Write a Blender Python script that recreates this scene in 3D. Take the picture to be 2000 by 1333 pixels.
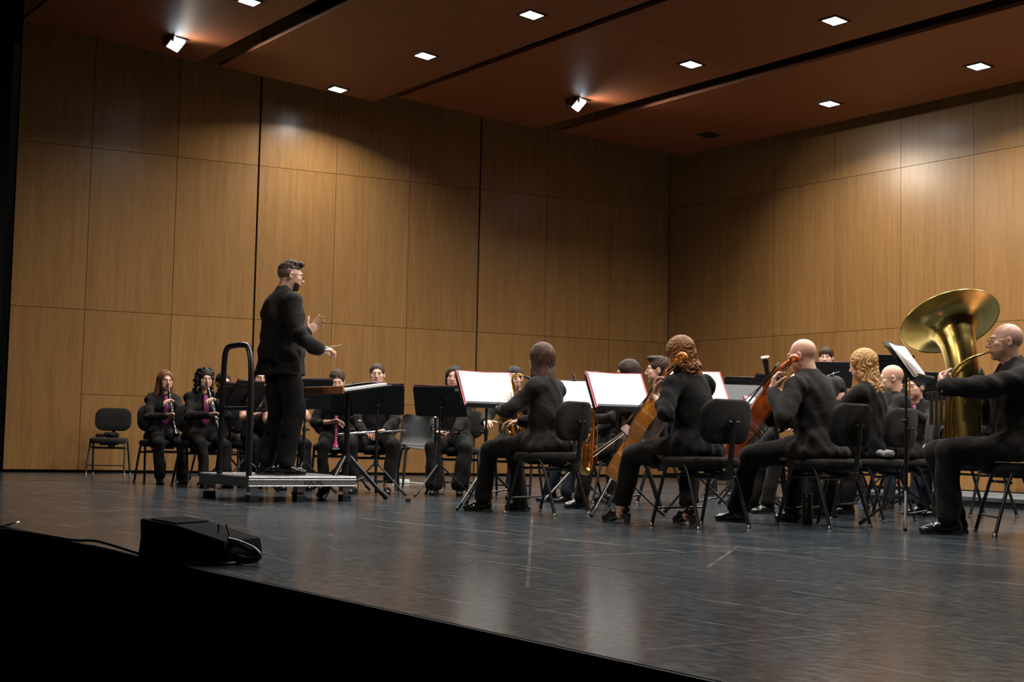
import bpy, bmesh, math, random
import numpy as np
from mathutils import Vector, Matrix, Quaternion

for o in list(bpy.data.objects): bpy.data.objects.remove(o)
scene = bpy.context.scene
COL = scene.collection
random.seed(7); RNG = np.random.default_rng(7)

# ---------------------------------------------------------------- camera
FPX, PITCH, ROLL, CAMH = 2750.0, 0.069442, 0.021014, 0.5616
CX, CY = 1000.0, 666.5
cd = bpy.data.cameras.new('camera'); cam = bpy.data.objects.new('camera', cd); COL.objects.link(cam)
cd.sensor_fit = 'HORIZONTAL'; cd.sensor_width = 36.0; cd.lens = FPX * 36.0 / 2000.0
cd.clip_start = 0.05; cd.clip_end = 200
cam.matrix_world = Matrix.Translation((0, 0, CAMH)) @ Matrix.Rotation(math.pi / 2 + PITCH, 4, 'X') @ Matrix.Rotation(ROLL, 4, 'Z')
scene.camera = cam
scene.view_settings.view_transform = 'Standard'; scene.view_settings.look = 'None'
scene.view_settings.gamma = 1.0; scene.view_settings.use_curve_mapping = False
scene.view_settings.exposure = 0.0

# world: a dark hall
w = bpy.data.worlds.new('hall'); scene.world = w; w.use_nodes = True
w.node_tree.nodes['Background'].inputs[0].default_value = (0.6, 0.55, 0.5, 1)
w.node_tree.nodes['Background'].inputs[1].default_value = 0.004

# stage axes: UP = upstage (away from audience), LF = along the stage, towards the far side wall
UP = Vector((0.8148, 0.57974, 0)); LF = Vector((-0.57974, 0.8148, 0))
def NV(n, v, z=0.0): return UP * n + LF * v + Vector((0, 0, z))

def light(name, kind, loc, target, energy, color, **kw):
    l = bpy.data.lights.new(name, kind); l.energy = energy; l.color = color
    for k, v_ in kw.items(): setattr(l, k, v_)
    o = bpy.data.objects.new(name, l); COL.objects.link(o); o.location = loc
    o.rotation_euler = (Vector(target) - Vector(loc)).to_track_quat('-Z', 'Y').to_euler()
    return o

# front-of-house profile lights hung over the audience, out of the frame
for (n_, v_, z_, tn, tv, e_) in ((-7.0, 11.5, 7.4, 8.0, 8.6, 760), (-7.0, 7.5, 7.4, 8.0, 8.0, 760),
                                 (-7.0, 2.0, 7.4, 8.5, 6.0, 720)):
    light('front_of_house_spot', 'SPOT', NV(n_, v_, z_), NV(tn, tv, 1.0), e_, (1.0, 0.86, 0.7),
          spot_size=math.radians(34), spot_blend=0.7, shadow_soft_size=0.12)

# ---------------------------------------------------------------- helpers
def ray(px, py):
    a, b = px - CX, py - CY
    u = a * math.cos(ROLL) + b * math.sin(ROLL); v = -a * math.sin(ROLL) + b * math.cos(ROLL)
    dx, dy, dz = u / FPX, 1.0, -v / FPX
    return Vector((dx, dy * math.cos(PITCH) - dz * math.sin(PITCH), dy * math.sin(PITCH) + dz * math.cos(PITCH)))
def G(px, py, z=0.0):
    d = ray(px, py); t = (z - CAMH) / d.z; return Vector((d.x * t, d.y * t, z))
def AY(px, py, Y):
    d = ray(px, py); t = Y / d.y; return Vector((d.x * t, Y, CAMH + d.z * t))

def new_mat(name):
    m = bpy.data.materials.new(name); m.use_nodes = True
    nt = m.node_tree; b = nt.nodes['Principled BSDF']
    return m, nt, b
def mat(name, col, rough=0.5, metal=0.0, spec=0.5, var=0.0, vscale=8.0, bump=0.0, bscale=200.0, coat=0.0, sheen=0.0, emit=None, estr=0.0, trans=0.0, ior=1.5, stretch=(1, 1, 1), sss=0.0):
    m, nt, b = new_mat(name)
    b.inputs['Base Color'].default_value = (*col, 1); b.inputs['Roughness'].default_value = rough
    b.inputs['Metallic'].default_value = metal; b.inputs['Specular IOR Level'].default_value = spec
    b.inputs['Coat Weight'].default_value = coat; b.inputs['Sheen Weight'].default_value = sheen
    b.inputs['Transmission Weight'].default_value = trans; b.inputs['IOR'].default_value = ior
    if sss: b.inputs['Subsurface Weight'].default_value = sss; b.inputs['Subsurface Radius'].default_value = (0.01, 0.004, 0.002)
    if emit: b.inputs['Emission Color'].default_value = (*emit, 1); b.inputs['Emission Strength'].default_value = estr
    if var or bump:
        tc = nt.nodes.new('ShaderNodeTexCoord'); mp = nt.nodes.new('ShaderNodeMapping'); mp.inputs['Scale'].default_value = stretch
        nt.links.new(tc.outputs['Object'], mp.inputs[0])
    if var:
        n = nt.nodes.new('ShaderNodeTexNoise'); n.inputs['Scale'].default_value = vscale; n.inputs['Detail'].default_value = 5
        nt.links.new(mp.outputs[0], n.inputs['Vector'])
        mx = nt.nodes.new('ShaderNodeMix'); mx.data_type = 'RGBA'
        mx.inputs[6].default_value = (*[c * (1 - var) for c in col], 1); mx.inputs[7].default_value = (*[min(1, c * (1 + var)) for c in col], 1)
        nt.links.new(n.outputs['Fac'], mx.inputs[0]); nt.links.new(mx.outputs[2], b.inputs['Base Color'])
    if bump:
        n2 = nt.nodes.new('ShaderNodeTexNoise'); n2.inputs['Scale'].default_value = bscale; n2.inputs['Detail'].default_value = 3
        nt.links.new(mp.outputs[0], n2.inputs['Vector'])
        bp = nt.nodes.new('ShaderNodeBump'); bp.inputs['Strength'].default_value = bump; bp.inputs['Distance'].default_value = 0.01
        nt.links.new(n2.outputs['Fac'], bp.inputs['Height']); nt.links.new(bp.outputs[0], b.inputs['Normal'])
    return m

def wood_mat(name, c0, c1, rough, axis_scale, coat=0.0, seed=0.0, spec=0.5):
    """veneer with a straight grain; every panel reads a different piece of it (Object Info random)"""
    m, nt, b = new_mat(name); L = nt.links.new
    tc = nt.nodes.new('ShaderNodeTexCoord'); oi = nt.nodes.new('ShaderNodeObjectInfo')
    ad = nt.nodes.new('ShaderNodeVectorMath'); ad.operation = 'MULTIPLY_ADD'
    cb = nt.nodes.new('ShaderNodeCombineXYZ')
    for i in range(3): L(oi.outputs['Random'], cb.inputs[i])
    ad.inputs[1].default_value = (37, 37, 37); L(cb.outputs[0], ad.inputs[0]); L(tc.outputs['Object'], ad.inputs[2])
    mp = nt.nodes.new('ShaderNodeMapping'); mp.inputs['Scale'].default_value = axis_scale; L(ad.outputs[0], mp.inputs[0])
    n1 = nt.nodes.new('ShaderNodeTexNoise'); n1.inputs['Scale'].default_value = 1.0; n1.inputs['Detail'].default_value = 6; n1.inputs['Roughness'].default_value = 0.65
    L(mp.outputs[0], n1.inputs['Vector'])
    mp2 = nt.nodes.new('ShaderNodeMapping'); mp2.inputs['Scale'].default_value = [s * 6 for s in axis_scale]; L(ad.outputs[0], mp2.inputs[0])
    n2 = nt.nodes.new('ShaderNodeTexNoise'); n2.inputs['Scale'].default_value = 1.0; n2.inputs['Detail'].default_value = 3; L(mp2.outputs[0], n2.inputs['Vector'])
    mm = nt.nodes.new('ShaderNodeMath'); mm.operation = 'MULTIPLY_ADD'; mm.inputs[1].default_value = 0.45; L(n2.outputs['Fac'], mm.inputs[0])
    m3 = nt.nodes.new('ShaderNodeMath'); m3.operation = 'MULTIPLY'; m3.inputs[1].default_value = 0.55; L(n1.outputs['Fac'], m3.inputs[0]); L(m3.outputs[0], mm.inputs[2])
    cr = nt.nodes.new('ShaderNodeValToRGB'); cr.color_ramp.elements[0].position = 0.33; cr.color_ramp.elements[1].position = 0.66
    cr.color_ramp.elements[0].color = (*c0, 1); cr.color_ramp.elements[1].color = (*c1, 1)
    L(mm.outputs[0], cr.inputs[0])
    hv = nt.nodes.new('ShaderNodeHueSaturation'); L(cr.outputs[0], hv.inputs['Color'])
    vm = nt.nodes.new('ShaderNodeMath'); vm.operation = 'MULTIPLY_ADD'; vm.inputs[1].default_value = 0.14; vm.inputs[2].default_value = 0.93
    L(oi.outputs['Random'], vm.inputs[0]); L(vm.outputs[0], hv.inputs['Value'])
    L(hv.outputs[0], b.inputs['Base Color'])
    b.inputs['Roughness'].default_value = rough; b.inputs['Coat Weight'].default_value = coat; b.inputs['Coat Roughness'].default_value = 0.12
    b.inputs['Specular IOR Level'].default_value = spec
    return m

M = {}
M['wood'] = wood_mat('oak_veneer', (0.226, 0.110, 0.036), (0.326, 0.171, 0.059), 0.26, (14, 14, 0.55), spec=0.38)
M['ceil'] = wood_mat('ceiling_veneer', (0.20, 0.062, 0.022), (0.25, 0.082, 0.030), 0.52, (0.6, 9, 9), spec=0.3)
M['black'] = mat('matt_black', (0.004, 0.004, 0.004), 0.9, spec=0.1)
M['gap'] = mat('dark_backing', (0.012, 0.009, 0.007), 0.8, spec=0.2)

class MB:
    """collects geometry for ONE mesh"""
    def __init__(s): s.v = []; s.f = []; s.mi = []; s.cur = 0
    def add(s, vs, fs, mi=None):
        o = len(s.v); s.v += [tuple(x) for x in vs]; s.f += [tuple(i + o for i in f) for f in fs]; s.mi += [s.cur if mi is None else mi] * len(fs)
    def box(s, c, d, R=None, mi=None):
        c = Vector(c); hx, hy, hz = d[0] / 2, d[1] / 2, d[2] / 2
        vs = [Vector((x, y, z)) for z in (-hz, hz) for y in (-hy, hy) for x in (-hx, hx)]
        if R is not None: vs = [R @ q for q in vs]
        s.add([c + q for q in vs], [(0, 2, 3, 1), (4, 5, 7, 6), (0, 1, 5, 4), (2, 6, 7, 3), (0, 4, 6, 2), (1, 3, 7, 5)], mi)
    def tube(s, pts, r, n=10, closed=False, cap=True, mi=None, flat=None):
        """tube along points; r is a number or a list; flat=(axis vector, factor)"""
        pts = [Vector(p) for p in pts]; k = len(pts)
        rs = r if isinstance(r, (list, tuple)) else [r] * k
        T = []
        for i in range(k):
            a = pts[(i - 1) % k] if (closed or i > 0) else pts[i]; b_ = pts[(i + 1) % k] if (closed or i < k - 1) else pts[i]
            t = (b_ - a); T.append(t.normalized() if t.length > 1e-9 else Vector((0, 0, 1)))
        nrm = T[0].orthogonal().normalized(); vs = []; N = []
        for i in range(k):
            if i: 
                q = T[i - 1].rotation_difference(T[i]); nrm = (q @ nrm)
                nrm = (nrm - T[i] * nrm.dot(T[i])).normalized()
            bn = T[i].cross(nrm)
            for j in range(n):
                a = 2 * math.pi * j / n; off = (nrm * math.cos(a) + bn * math.sin(a)) * rs[i]
                if flat: ax = Vector(flat[0]); off = off + ax * (off.dot(ax) * (flat[1] - 1))
                vs.append(pts[i] + off)
        fs = []
        for i in range(k if closed else k - 1):
            for j in range(n):
                a = i * n + j; b_ = i * n + (j + 1) % n; c = ((i + 1) % k) * n + (j + 1) % n; d = ((i + 1) % k) * n + j
                fs.append((a, b_, c, d))
        if cap and not closed: fs.append(tuple(range(n - 1, -1, -1))); fs.append(tuple((k - 1) * n + j for j in range(n)))
        s.add(vs, fs, mi)
    def lathe(s, prof, n=16, M4=None, mi=None, cap=True):
        """prof: (radius, height) along +Z"""
        vs = []; fs = []; k = len(prof)
        for (r, z) in prof:
            for j in range(n):
                a = 2 * math.pi * j / n; p = Vector((r * math.cos(a), r * math.sin(a), z)); vs.append(M4 @ p if M4 is not None else p)
        for i in range(k - 1):
            for j in range(n): fs.append((i * n + j, i * n + (j + 1) % n, (i + 1) * n + (j + 1) % n, (i + 1) * n + j))
        if cap: fs.append(tuple(range(n - 1, -1, -1))); fs.append(tuple((k - 1) * n + j for j in range(n)))
        s.add(vs, fs, mi)
    def ball(s, c, r, n=10, m=6, sc=(1, 1, 1), R=None, mi=None):
        vs = []; fs = []; c = Vector(c)
        for i in range(m + 1):
            t = math.pi * i / m
            for j in range(n):
                a = 2 * math.pi * j / n; q = Vector((r * math.sin(t) * math.cos(a) * sc[0], r * math.sin(t) * math.sin(a) * sc[1], r * math.cos(t) * sc[2]))
                vs.append(c + (R @ q if R is not None else q))
        for i in range(m):
            for j in range(n): fs.append((i * n + j, (i + 1) * n + j, (i + 1) * n + (j + 1) % n, i * n + (j + 1) % n))
        s.add(vs, fs, mi)
    def prism(s, poly, z0, z1, M4=None, mi=None):
        n = len(poly); vs = [Vector((x, y, z0)) for x, y in poly] + [Vector((x, y, z1)) for x, y in poly]
        if M4 is not None: vs = [M4 @ q for q in vs]
        s.add(vs, [tuple(range(n - 1, -1, -1)), tuple(range(n, 2 * n))] + [(i, (i + 1) % n, n + (i + 1) % n, n + i) for i in range(n)], mi)
    def build(s, name, mats, parent=None, smooth=False, bevel=0.0, auto=None):
        me = bpy.data.meshes.new(name); me.from_pydata(s.v, [], s.f)
        if not isinstance(mats, (list, tuple)): mats = [mats]
        for m_ in mats: me.materials.append(m_)
        if any(s.mi): me.polygons.foreach_set('material_index', s.mi)
        bm = bmesh.new(); bm.from_mesh(me); bmesh.ops.remove_doubles(bm, verts=bm.verts, dist=1e-6); bmesh.ops.recalc_face_normals(bm, faces=bm.faces); bm.to_mesh(me); bm.free()
        if smooth: 
            me.polygons.foreach_set('use_smooth', [True] * len(me.polygons))
            me.set_sharp_from_angle(angle=math.radians(auto or 40))
        me.update()
        o = bpy.data.objects.new(name, me); COL.objects.link(o)
        if parent: o.parent = parent
        if bevel:
            b = o.modifiers.new('bevel', 'BEVEL'); b.width = bevel; b.segments = 2; b.limit_method = 'ANGLE'
        return o

def tag(o, label=None, cat=None, group=None, kind=None):
    if label: o['label'] = label
    if cat: o['category'] = cat
    if group: o['group'] = group
    if kind: o['kind'] = kind
    return o
def empty(name, loc=(0, 0, 0), rz=0.0, label=None, cat=None, group=None, kind=None):
    o = bpy.data.objects.new(name, None); COL.objects.link(o); o.location = loc; o.rotation_euler = (0, 0, rz); o.empty_display_size = 0.1
    return tag(o, label, cat, group, kind)
def copy_tree(o, parent=None):
    c = o.copy(); COL.objects.link(c); c.parent = parent
    for ch in list(o.children): copy_tree(ch, c)
    return c
def smooth_path(ctrl, n=8, closed=False):
    P = [Vector(p) for p in ctrl]; k = len(P); out = []
    rng = range(k) if closed else range(k - 1)
    for i in rng:
        p0 = P[(i - 1) % k] if (closed or i > 0) else P[0] * 2 - P[1]; p1 = P[i]; p2 = P[(i + 1) % k]
        p3 = P[(i + 2) % k] if (closed or i < k - 2) else P[k - 1] * 2 - P[k - 2]
        for j in range(n):
            t = j / n
            out.append(0.5 * ((2 * p1) + (p2 - p0) * t + (2 * p0 - 5 * p1 + 4 * p2 - p3) * t * t + (3 * p1 - p0 - 3 * p2 + p3) * t ** 3))
    if not closed: out.append(P[-1])
    return out

# ---------------------------------------------------------------- the shell
TH = 0.45721; WL0 = Vector((-6.68823, 18.06956, 0)); WD = Vector((math.cos(TH), math.sin(TH), 0)); WN = Vector((math.sin(TH), -math.cos(TH), 0)); PW = 1.14384
zA, zB, zC, zT = 2.1526, 4.3226, 1.0301, 6.6
def slab(name, P, d, n, t0, t1, z0, z1, thick, m, parent=None, rot=0.0):
    """upright board: along d from t0..t1 at base P, thickness behind the face (face looks to n); local x = along, z = up"""
    b = MB(); w_ = t1 - t0; hgt = z1 - z0
    b.box((0, -thick / 2, 0), (w_, thick, hgt))
    o = b.build(name, m, parent)
    R = Matrix((d, n, Vector((0, 0, 1)))).transposed()
    if rot: R = Matrix.Rotation(rot, 3, 'Z') @ R
    c = P + d * (t0 + t1) / 2 + Vector((0, 0, (z0 + z1) / 2))
    o.matrix_world = Matrix.Translation(c) @ R.to_4x4()
    return o
wl = slab('wall_left', WL0 - WN * 0.05, WD, WN, 0.18 * PW, 9 * PW + 0.15, 0, zT, 0.1, M['gap']); tag(wl, 'tall side wall of the stage shell clad in oak veneer panels', kind='structure')
WR0 = NV(15.12, 16.948); RD = -LF; RN = -UP
wr = slab('wall_rear', WR0 - RN * 0.05, RD, RN, -0.15, 26.0, 0, zT, 0.1, M['gap']); tag(wr, 'rear wall of the stage shell clad in oak veneer panels', kind='structure')
bpy.context.view_layer.update()
def child_keep(o, p):
    mw = o.matrix_world.copy(); o.parent = p; o.matrix_parent_inverse = Matrix.Identity(4); o.matrix_basis = p.matrix_world.inverted() @ mw
for j in range(0, 9):
    t0 = (max(j, 0.18)) * PW; t1 = (j + 1) * PW
    g0 = 0.014 if j in (3, 6) else 0.0035; g1 = 0.014 if (j + 1) in (3, 6) else (0.03 if j == 8 else 0.0035)
    rows = [(0.035, zA), (zA, zB), (zB, zT)] if j == 0 else [(0.035, zC), (zC, zA), (zA, zB), (zB, zT)]
    jit = random.uniform(-0.002, 0.002)
    for (a, b_) in rows:
        child_keep(slab('panel', WL0, WD, WN, t0 + g0, t1 - g1, a + 0.003, b_ - 0.003, 0.04, M['wood'], rot=jit + random.uniform(-.0006, .0006)), wl)
RWW = 1.1645
for j in range(0, 14):
    t0 = j * RWW; t1 = t0 + RWW; g0 = 0.03 if j == 0 else 0.0035; g1 = 0.0035
    jit = random.uniform(-0.003, 0.003)
    for (a, b_) in [(0.035, zC), (zC, zA), (zA, zB), (zB, zT)]:
        child_keep(slab('panel', WR0, RD, RN, t0 + g0, t1 - g1, a + 0.003, b_ - 0.003, 0.04, M['wood'], rot=jit + random.uniform(-.0006, .0006)), wr)
b = MB(); b.box((0, 0, 0), (14.6, 0.3, 9)); o = b.build('wall_proscenium', M['black']); tag(o, 'black masking wall at the far side of the stage opening', kind='structure')
o.matrix_world = Matrix.Translation(NV(4.85, 18.0 + 7.3 + 0.12, 4.5 - 1.2)) @ Matrix.Rotation(math.atan2(LF.y, LF.x), 4, 'Z')
b = MB(); b.box((0, 0, 0), (40, 20, 0.1)); o = b.build('ceiling_void', M['black']); tag(o, 'black void of the fly loft above the reflectors', kind='structure')
o.matrix_world = Matrix.Translation(NV(8, 8, 8.2)) @ Matrix.Rotation(math.atan2(LF.y, LF.x), 4, 'Z')

# ceiling reflectors: four tilted rows of boards running along the stage
PAN = [(4.98, 5.672, 7.15, 5.437), (7.44, 5.416, 9.60, 5.222), (9.96, 5.327, 12.13, 5.140), (12.48, 5.136, 14.67, 5.007)]
ceil = empty('ceiling', (0, 0, 0), kind='structure', label='suspended tilted rows of reddish wooden ceiling reflectors')
def left_v(n):   # far end of the reflectors runs parallel to the side wall
    P = WL0 + WN * 0.9; a = P.dot(UP); b0 = P.dot(LF); return b0 + (n - a) * (WD.dot(LF) / WD.dot(UP))
BL = 4.6
for (n0, z0, n1, z1) in PAN:
    vstart = left_v(n0), left_v(n1)
    k = 0; vv = None
    while True:
        a0 = vstart[0] if k == 0 else vv - 0.003; a1 = vstart[1] if k == 0 else vv - 0.003
        nv = vstart[0] - BL * (k + 1)
        P = [NV(n0, a0, z0), NV(n1, a1, z1), NV(n1, nv, z1), NV(n0, nv, z0)]
        c = sum(P, Vector()) / 4
        ex = -LF; ey = (NV(n1, 0, z1) - NV(n0, 0, z0)).normalized(); ez = ex.cross(ey)
        if ez.z < 0: ez = -ez
        Rm = Matrix((ex, ey, ez)).transposed(); Ri = Rm.inverted()
        b = MB(); lp = [Ri @ (q - c) for q in P]; th = Vector((0, 0, 0.045))
        b.add([q for q in lp] + [q + th for q in lp], [(0, 1, 2, 3), (7, 6, 5, 4), (0, 4, 5, 1), (1, 5, 6, 2), (2, 6, 7, 3), (3, 7, 4, 0)])
        o = b.build('ceiling_board', M['ceil'], ceil); o.matrix_world = Matrix.Translation(c) @ Rm.to_4x4()
        vv = nv; k += 1
        if vv < -10: break

# recessed square downlights in a regular grid (v pitch about 2.22 m), a few are tilted or unlit
M['lens'] = mat('lamp_lens', (0.9, 0.95, 1.0), 0.4, emit=(0.82, 0.91, 1.0), estr=26.0)
M['lampmetal'] = mat('lamp_metal', (0.25, 0.25, 0.26), 0.35, metal=1.0)
M['blackmetal'] = mat('black_metal', (0.012, 0.012, 0.013), 0.38, spec=0.5)
def panel_z(pi, n): n0, z0, n1, z1 = PAN[pi]; return z0 + (n - n0) * (z1 - z0) / (n1 - n0)
LAMPS = [(0, 6.58, 16.71, 'tilt'), (0, 6.64, 14.65, 'on'), (0, 6.6, 12.43, 'on'), (0, 6.6, 10.2, 'on'), (0, 6.6, 8.0, 'on'), (0, 6.6, 5.8, 'on'),
         (1, 8.98, 16.85, 'on'), (1, 9.0, 14.63, 'on'), (1, 9.02, 12.43, 'on'), (1, 9.0, 10.2, 'on'), (1, 9.0, 8.0, 'on'), (1, 9.0, 5.8, 'on'), (1, 9.0, 3.6, 'on'),
         (2, 11.61, 14.91, 'tilt'), (2, 11.56, 12.59, 'on'), (2, 11.54, 10.28, 'on'), (2, 11.55, 8.1, 'on'), (2, 11.55, 5.9, 'on'), (2, 11.55, 3.7, 'on'),
         (3, 14.02, 14.87, 'off'), (3, 13.92, 12.48, 'on'), (3, 13.86, 10.13, 'on'), (3, 13.9, 7.9, 'on'), (3, 13.9, 5.7, 'on')]
LWHERE = {(0, 14.65): 'cut by the top edge of the picture, nearest the black proscenium', (1, 16.85): 'hanging at the far left edge of its reflector',
          (1, 14.63): 'in the middle of the second reflector', (1, 12.43): 'nearest the top edge on the second reflector', (2, 12.59): 'left one on the third reflector',
          (2, 10.28): 'right one on the third reflector', (3, 12.48): 'left one on the rearmost reflector', (3, 10.13): 'right one on the rearmost reflector',
          (0, 16.71): 'swivelled towards the right, on the front reflector by the wall', (2, 14.91): 'swivelled towards the right, on the third reflector', (3, 14.87): 'switched off, near the rear corner'}
LPOW = 74
for (pi, n_, v_, st) in LAMPS:
    z_ = panel_z(pi, n_); n0, z0, n1, z1 = PAN[pi]
    tilt = math.atan2(z1 - z0, n1 - n0)
    wh = LWHERE.get((pi, v_))
    lab = ('square recessed ceiling spotlight ' if st == 'tilt' else 'square recessed ceiling downlight ') + (wh or 'on the %s reflector, %s one past the picture edge' % (('front', 'second', 'third', 'rearmost')[pi], ('first', 'second', 'third', 'fourth', 'fifth')[min(4, max(0, int(round((12.6 - v_) / 2.2)) - (0, 1, 2, 2)[pi]))]))
    e = empty('ceiling_spotlight' if st == 'tilt' else 'ceiling_downlight', NV(n_, v_, z_ - 0.001), math.atan2(UP.y, UP.x), lab, 'ceiling light', 'square lights in the ceiling reflectors')
    e.rotation_euler = (Matrix.Rotation(math.atan2(UP.y, UP.x), 3, 'Z') @ Matrix.Rotation(-tilt, 3, 'Y')).to_euler()
    s = 0.112
    b = MB()
    for (cx_, cy_, dx, dy) in ((0, s, 2 * s + 0.03, 0.03), (0, -s, 2 * s + 0.03, 0.03), (s, 0, 0.03, 2 * s), (-s, 0, 0.03, 2 * s)): b.box((cx_, cy_, -0.006), (dx, dy, 0.012))
    b.build('trim_frame', M['blackmetal'], e)
    if st == 'on':
        b = MB(); b.box((0, 0, -0.004), (2 * s - 0.03, 2 * s - 0.03, 0.008)); b.build('lens', M['lens'], e)
        l = light('downlight_beam', 'AREA', (0, 0, 0), (0, 0, -1), LPOW, (1.0, 0.96, 0.90), shape='SQUARE', size=0.19, spread=math.radians(148))
        l.parent = e; l.location = (0, 0, -0.012); l.rotation_euler = (0, 0, 0)
    elif st == 'tilt':
        hd = MB(); R = Matrix.Rotation(math.radians(-62), 3, 'Z') @ Matrix.Rotation(math.radians(-50), 3, 'Y')
        hd.box((0, 0, -0.04), (0.2, 0.24, 0.09), R); hd.box((-0.07, 0.13, -0.03), (0.03, 0.02, 0.1)); hd.box((-0.07, -0.13, -0.03), (0.03, 0.02, 0.1))
        hd.build('lamp_head', M['lampmetal'], e, bevel=0.005)
        nrm = R @ Vector((0, 0, -1))
        b = MB(); b.box(Vector((0, 0, -0.04)) + nrm * 0.047, (0.17, 0.2, 0.008), R); b.build('lens', M['lens'], e)
        l = light('spot_beam', 'AREA', (0, 0, 0), (0, 0, -1), LPOW * 0.6, (1.0, 0.90, 0.74), shape='SQUARE', size=0.17, spread=math.radians(125))
        l.parent = e; l.location = Vector((0, 0, -0.04)) + nrm * 0.056; l.rotation_euler = nrm.to_track_quat('-Z', 'Y').to_euler()
    else:
        b = MB(); b.box((0, 0, -0.002), (2 * s - 0.03, 2 * s - 0.03, 0.004)); b.build('lens', M['blackmetal'], e)

# stage floor: dark vinyl sheets with scuffs
def floor_mat():
    m, nt, b = new_mat('stage_vinyl'); L = nt.links.new
    tc = nt.nodes.new('ShaderNodeTexCoord')
    def noise(scale, detail, rough=0.6, st=(1, 1, 1), rot=0.0):
        mp = nt.nodes.new('ShaderNodeMapping'); mp.inputs['Scale'].default_value = st; mp.inputs['Rotation'].default_value = (0, 0, rot); L(tc.outputs['Object'], mp.inputs[0])
        n = nt.nodes.new('ShaderNodeTexNoise'); n.inputs['Scale'].default_value = scale; n.inputs['Detail'].default_value = detail; n.inputs['Roughness'].default_value = rough
        L(mp.outputs[0], n.inputs['Vector']); return n.outputs['Fac']
    def ramp(src, p0, p1, c0, c1):
        r = nt.nodes.new('ShaderNodeValToRGB'); r.color_ramp.elements[0].position = p0; r.color_ramp.elements[1].position = p1
        r.color_ramp.elements[0].color = (*c0, 1); r.color_ramp.elements[1].color = (*c1, 1); L(src, r.inputs[0]); return r.outputs[0]
    base = ramp(noise(1.3, 10, 0.75), 0.35, 0.68, (0.014, 0.021, 0.028), (0.046, 0.057, 0.066))
    streak = ramp(noise(4.5, 12, 0.85, (2.2, 0.9, 1)), 0.50, 0.74, (0, 0, 0), (0.55, 0.55, 0.55))
    scr = None
    for (sc, rot, st) in ((3.0, 0.6, (11, .35, 1)), (2.2, -0.75, (13, .4, 1)), (2.6, 1.35, (12, .3, 1))):
        s_ = ramp(noise(sc, 3, 0.5, st, rot), 0.665, 0.70, (0, 0, 0), (1, 1, 1))
        if scr is None: scr = s_
        else:
            mx = nt.nodes.new('ShaderNodeMix'); mx.data_type = 'RGBA'; mx.blend_type = 'ADD'; mx.inputs[0].default_value = 1; L(scr, mx.inputs[6]); L(s_, mx.inputs[7]); scr = mx.outputs[2]
    a = nt.nodes.new('ShaderNodeMix'); a.data_type = 'RGBA'; L(streak, a.inputs[0]); L(base, a.inputs[6]); a.inputs[7].default_value = (0.10, 0.105, 0.107, 1)
    a2 = nt.nodes.new('ShaderNodeMix'); a2.data_type = 'RGBA'; L(scr, a2.inputs[0]); L(a.outputs[2], a2.inputs[6]); a2.inputs[7].default_value = (0.20, 0.20, 0.195, 1)
    # worn straight seams and drag lines across the vinyl
    geo = nt.nodes.new('ShaderNodeNewGeometry'); acc = None
    def mth(op, x, y=None):
        q = nt.nodes.new('ShaderNodeMath'); q.operation = op
        for i, k in enumerate((x, y)):
            if k is None: continue
            if isinstance(k, (int, float)): q.inputs[i].default_value = k
            else: L(k, q.inputs[i])
        return q.outputs[0]
    for (p0, p1, wd) in (((340, 975), (1325, 1077), 0.022), ((1000, 1089), (1645, 1070), 0.014), ((1250, 1270), (1850, 1222), 0.010), ((0, 941), (600, 958), 0.035), ((1040, 1000), (1030, 1150), 0.008), ((1445, 1065), (1380, 1110), 0.008), ((150, 1000), (560, 990), 0.02), ((1300, 1060), (2000, 1110), 0.016)):
        A, B = G(*p0), G(*p1); d = (B - A).normalized(); nn = Vector((-d.y, d.x, 0)); c = A.dot(nn); L_ = (B - A).length
        dp = nt.nodes.new('ShaderNodeVectorMath'); dp.operation = 'DOT_PRODUCT'; dp.inputs[1].default_value = nn; L(geo.outputs['Position'], dp.inputs[0])
        dt = nt.nodes.new('ShaderNodeVectorMath'); dt.operation = 'DOT_PRODUCT'; dt.inputs[1].default_value = d; L(geo.outputs['Position'], dt.inputs[0])
        t_ = mth('SUBTRACT', dt.outputs['Value'], A.dot(d))
        e_ = mth('MULTIPLY', mth('LESS_THAN', mth('ABSOLUTE', mth('SUBTRACT', dp.outputs['Value'], c)), wd), mth('MULTIPLY', mth('GREATER_THAN', t_, 0.0), mth('LESS_THAN', t_, L_)))
        acc = e_ if acc is None else mth('MAXIMUM', acc, e_)
    wn_ = nt.nodes.new('ShaderNodeMath'); wn_.operation = 'MULTIPLY'; L(acc, wn_.inputs[0]); L(ramp(noise(5, 6, 0.7), 0.42, 0.62, (0.05, 0.05, 0.05), (0.75, 0.75, 0.75)), wn_.inputs[1])
    sp = nt.nodes.new('ShaderNodeTexVoronoi'); sp.inputs['Scale'].default_value = 5.0; L(tc.outputs['Object'], sp.inputs['Vector'])
    speck = mth('LESS_THAN', sp.outputs['Distance'], 0.035)
    a3 = nt.nodes.new('ShaderNodeMix'); a3.data_type = 'RGBA'; L(mth('MAXIMUM', wn_.outputs[0], mth('MULTIPLY', speck, 0.8)), a3.inputs[0]); L(a2.outputs[2], a3.inputs[6]); a3.inputs[7].default_value = (0.27, 0.27, 0.26, 1)
    L(a3.outputs[2], b.inputs['Base Color'])
    rr = ramp(noise(14.0, 8, 0.75, (2, 1, 1)), 0.3, 0.72, (0.14, 0.14, 0.14), (0.25, 0.25, 0.25)); L(rr, b.inputs['Roughness'])
    bp = nt.nodes.new('ShaderNodeBump'); bp.inputs['Strength'].default_value = 0.05; bp.inputs['Distance'].default_value = 0.012
    L(noise(26, 4, 0.6, (1, 1, 1)), bp.inputs['Height']); L(bp.outputs[0], b.inputs['Normal'])
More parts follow.
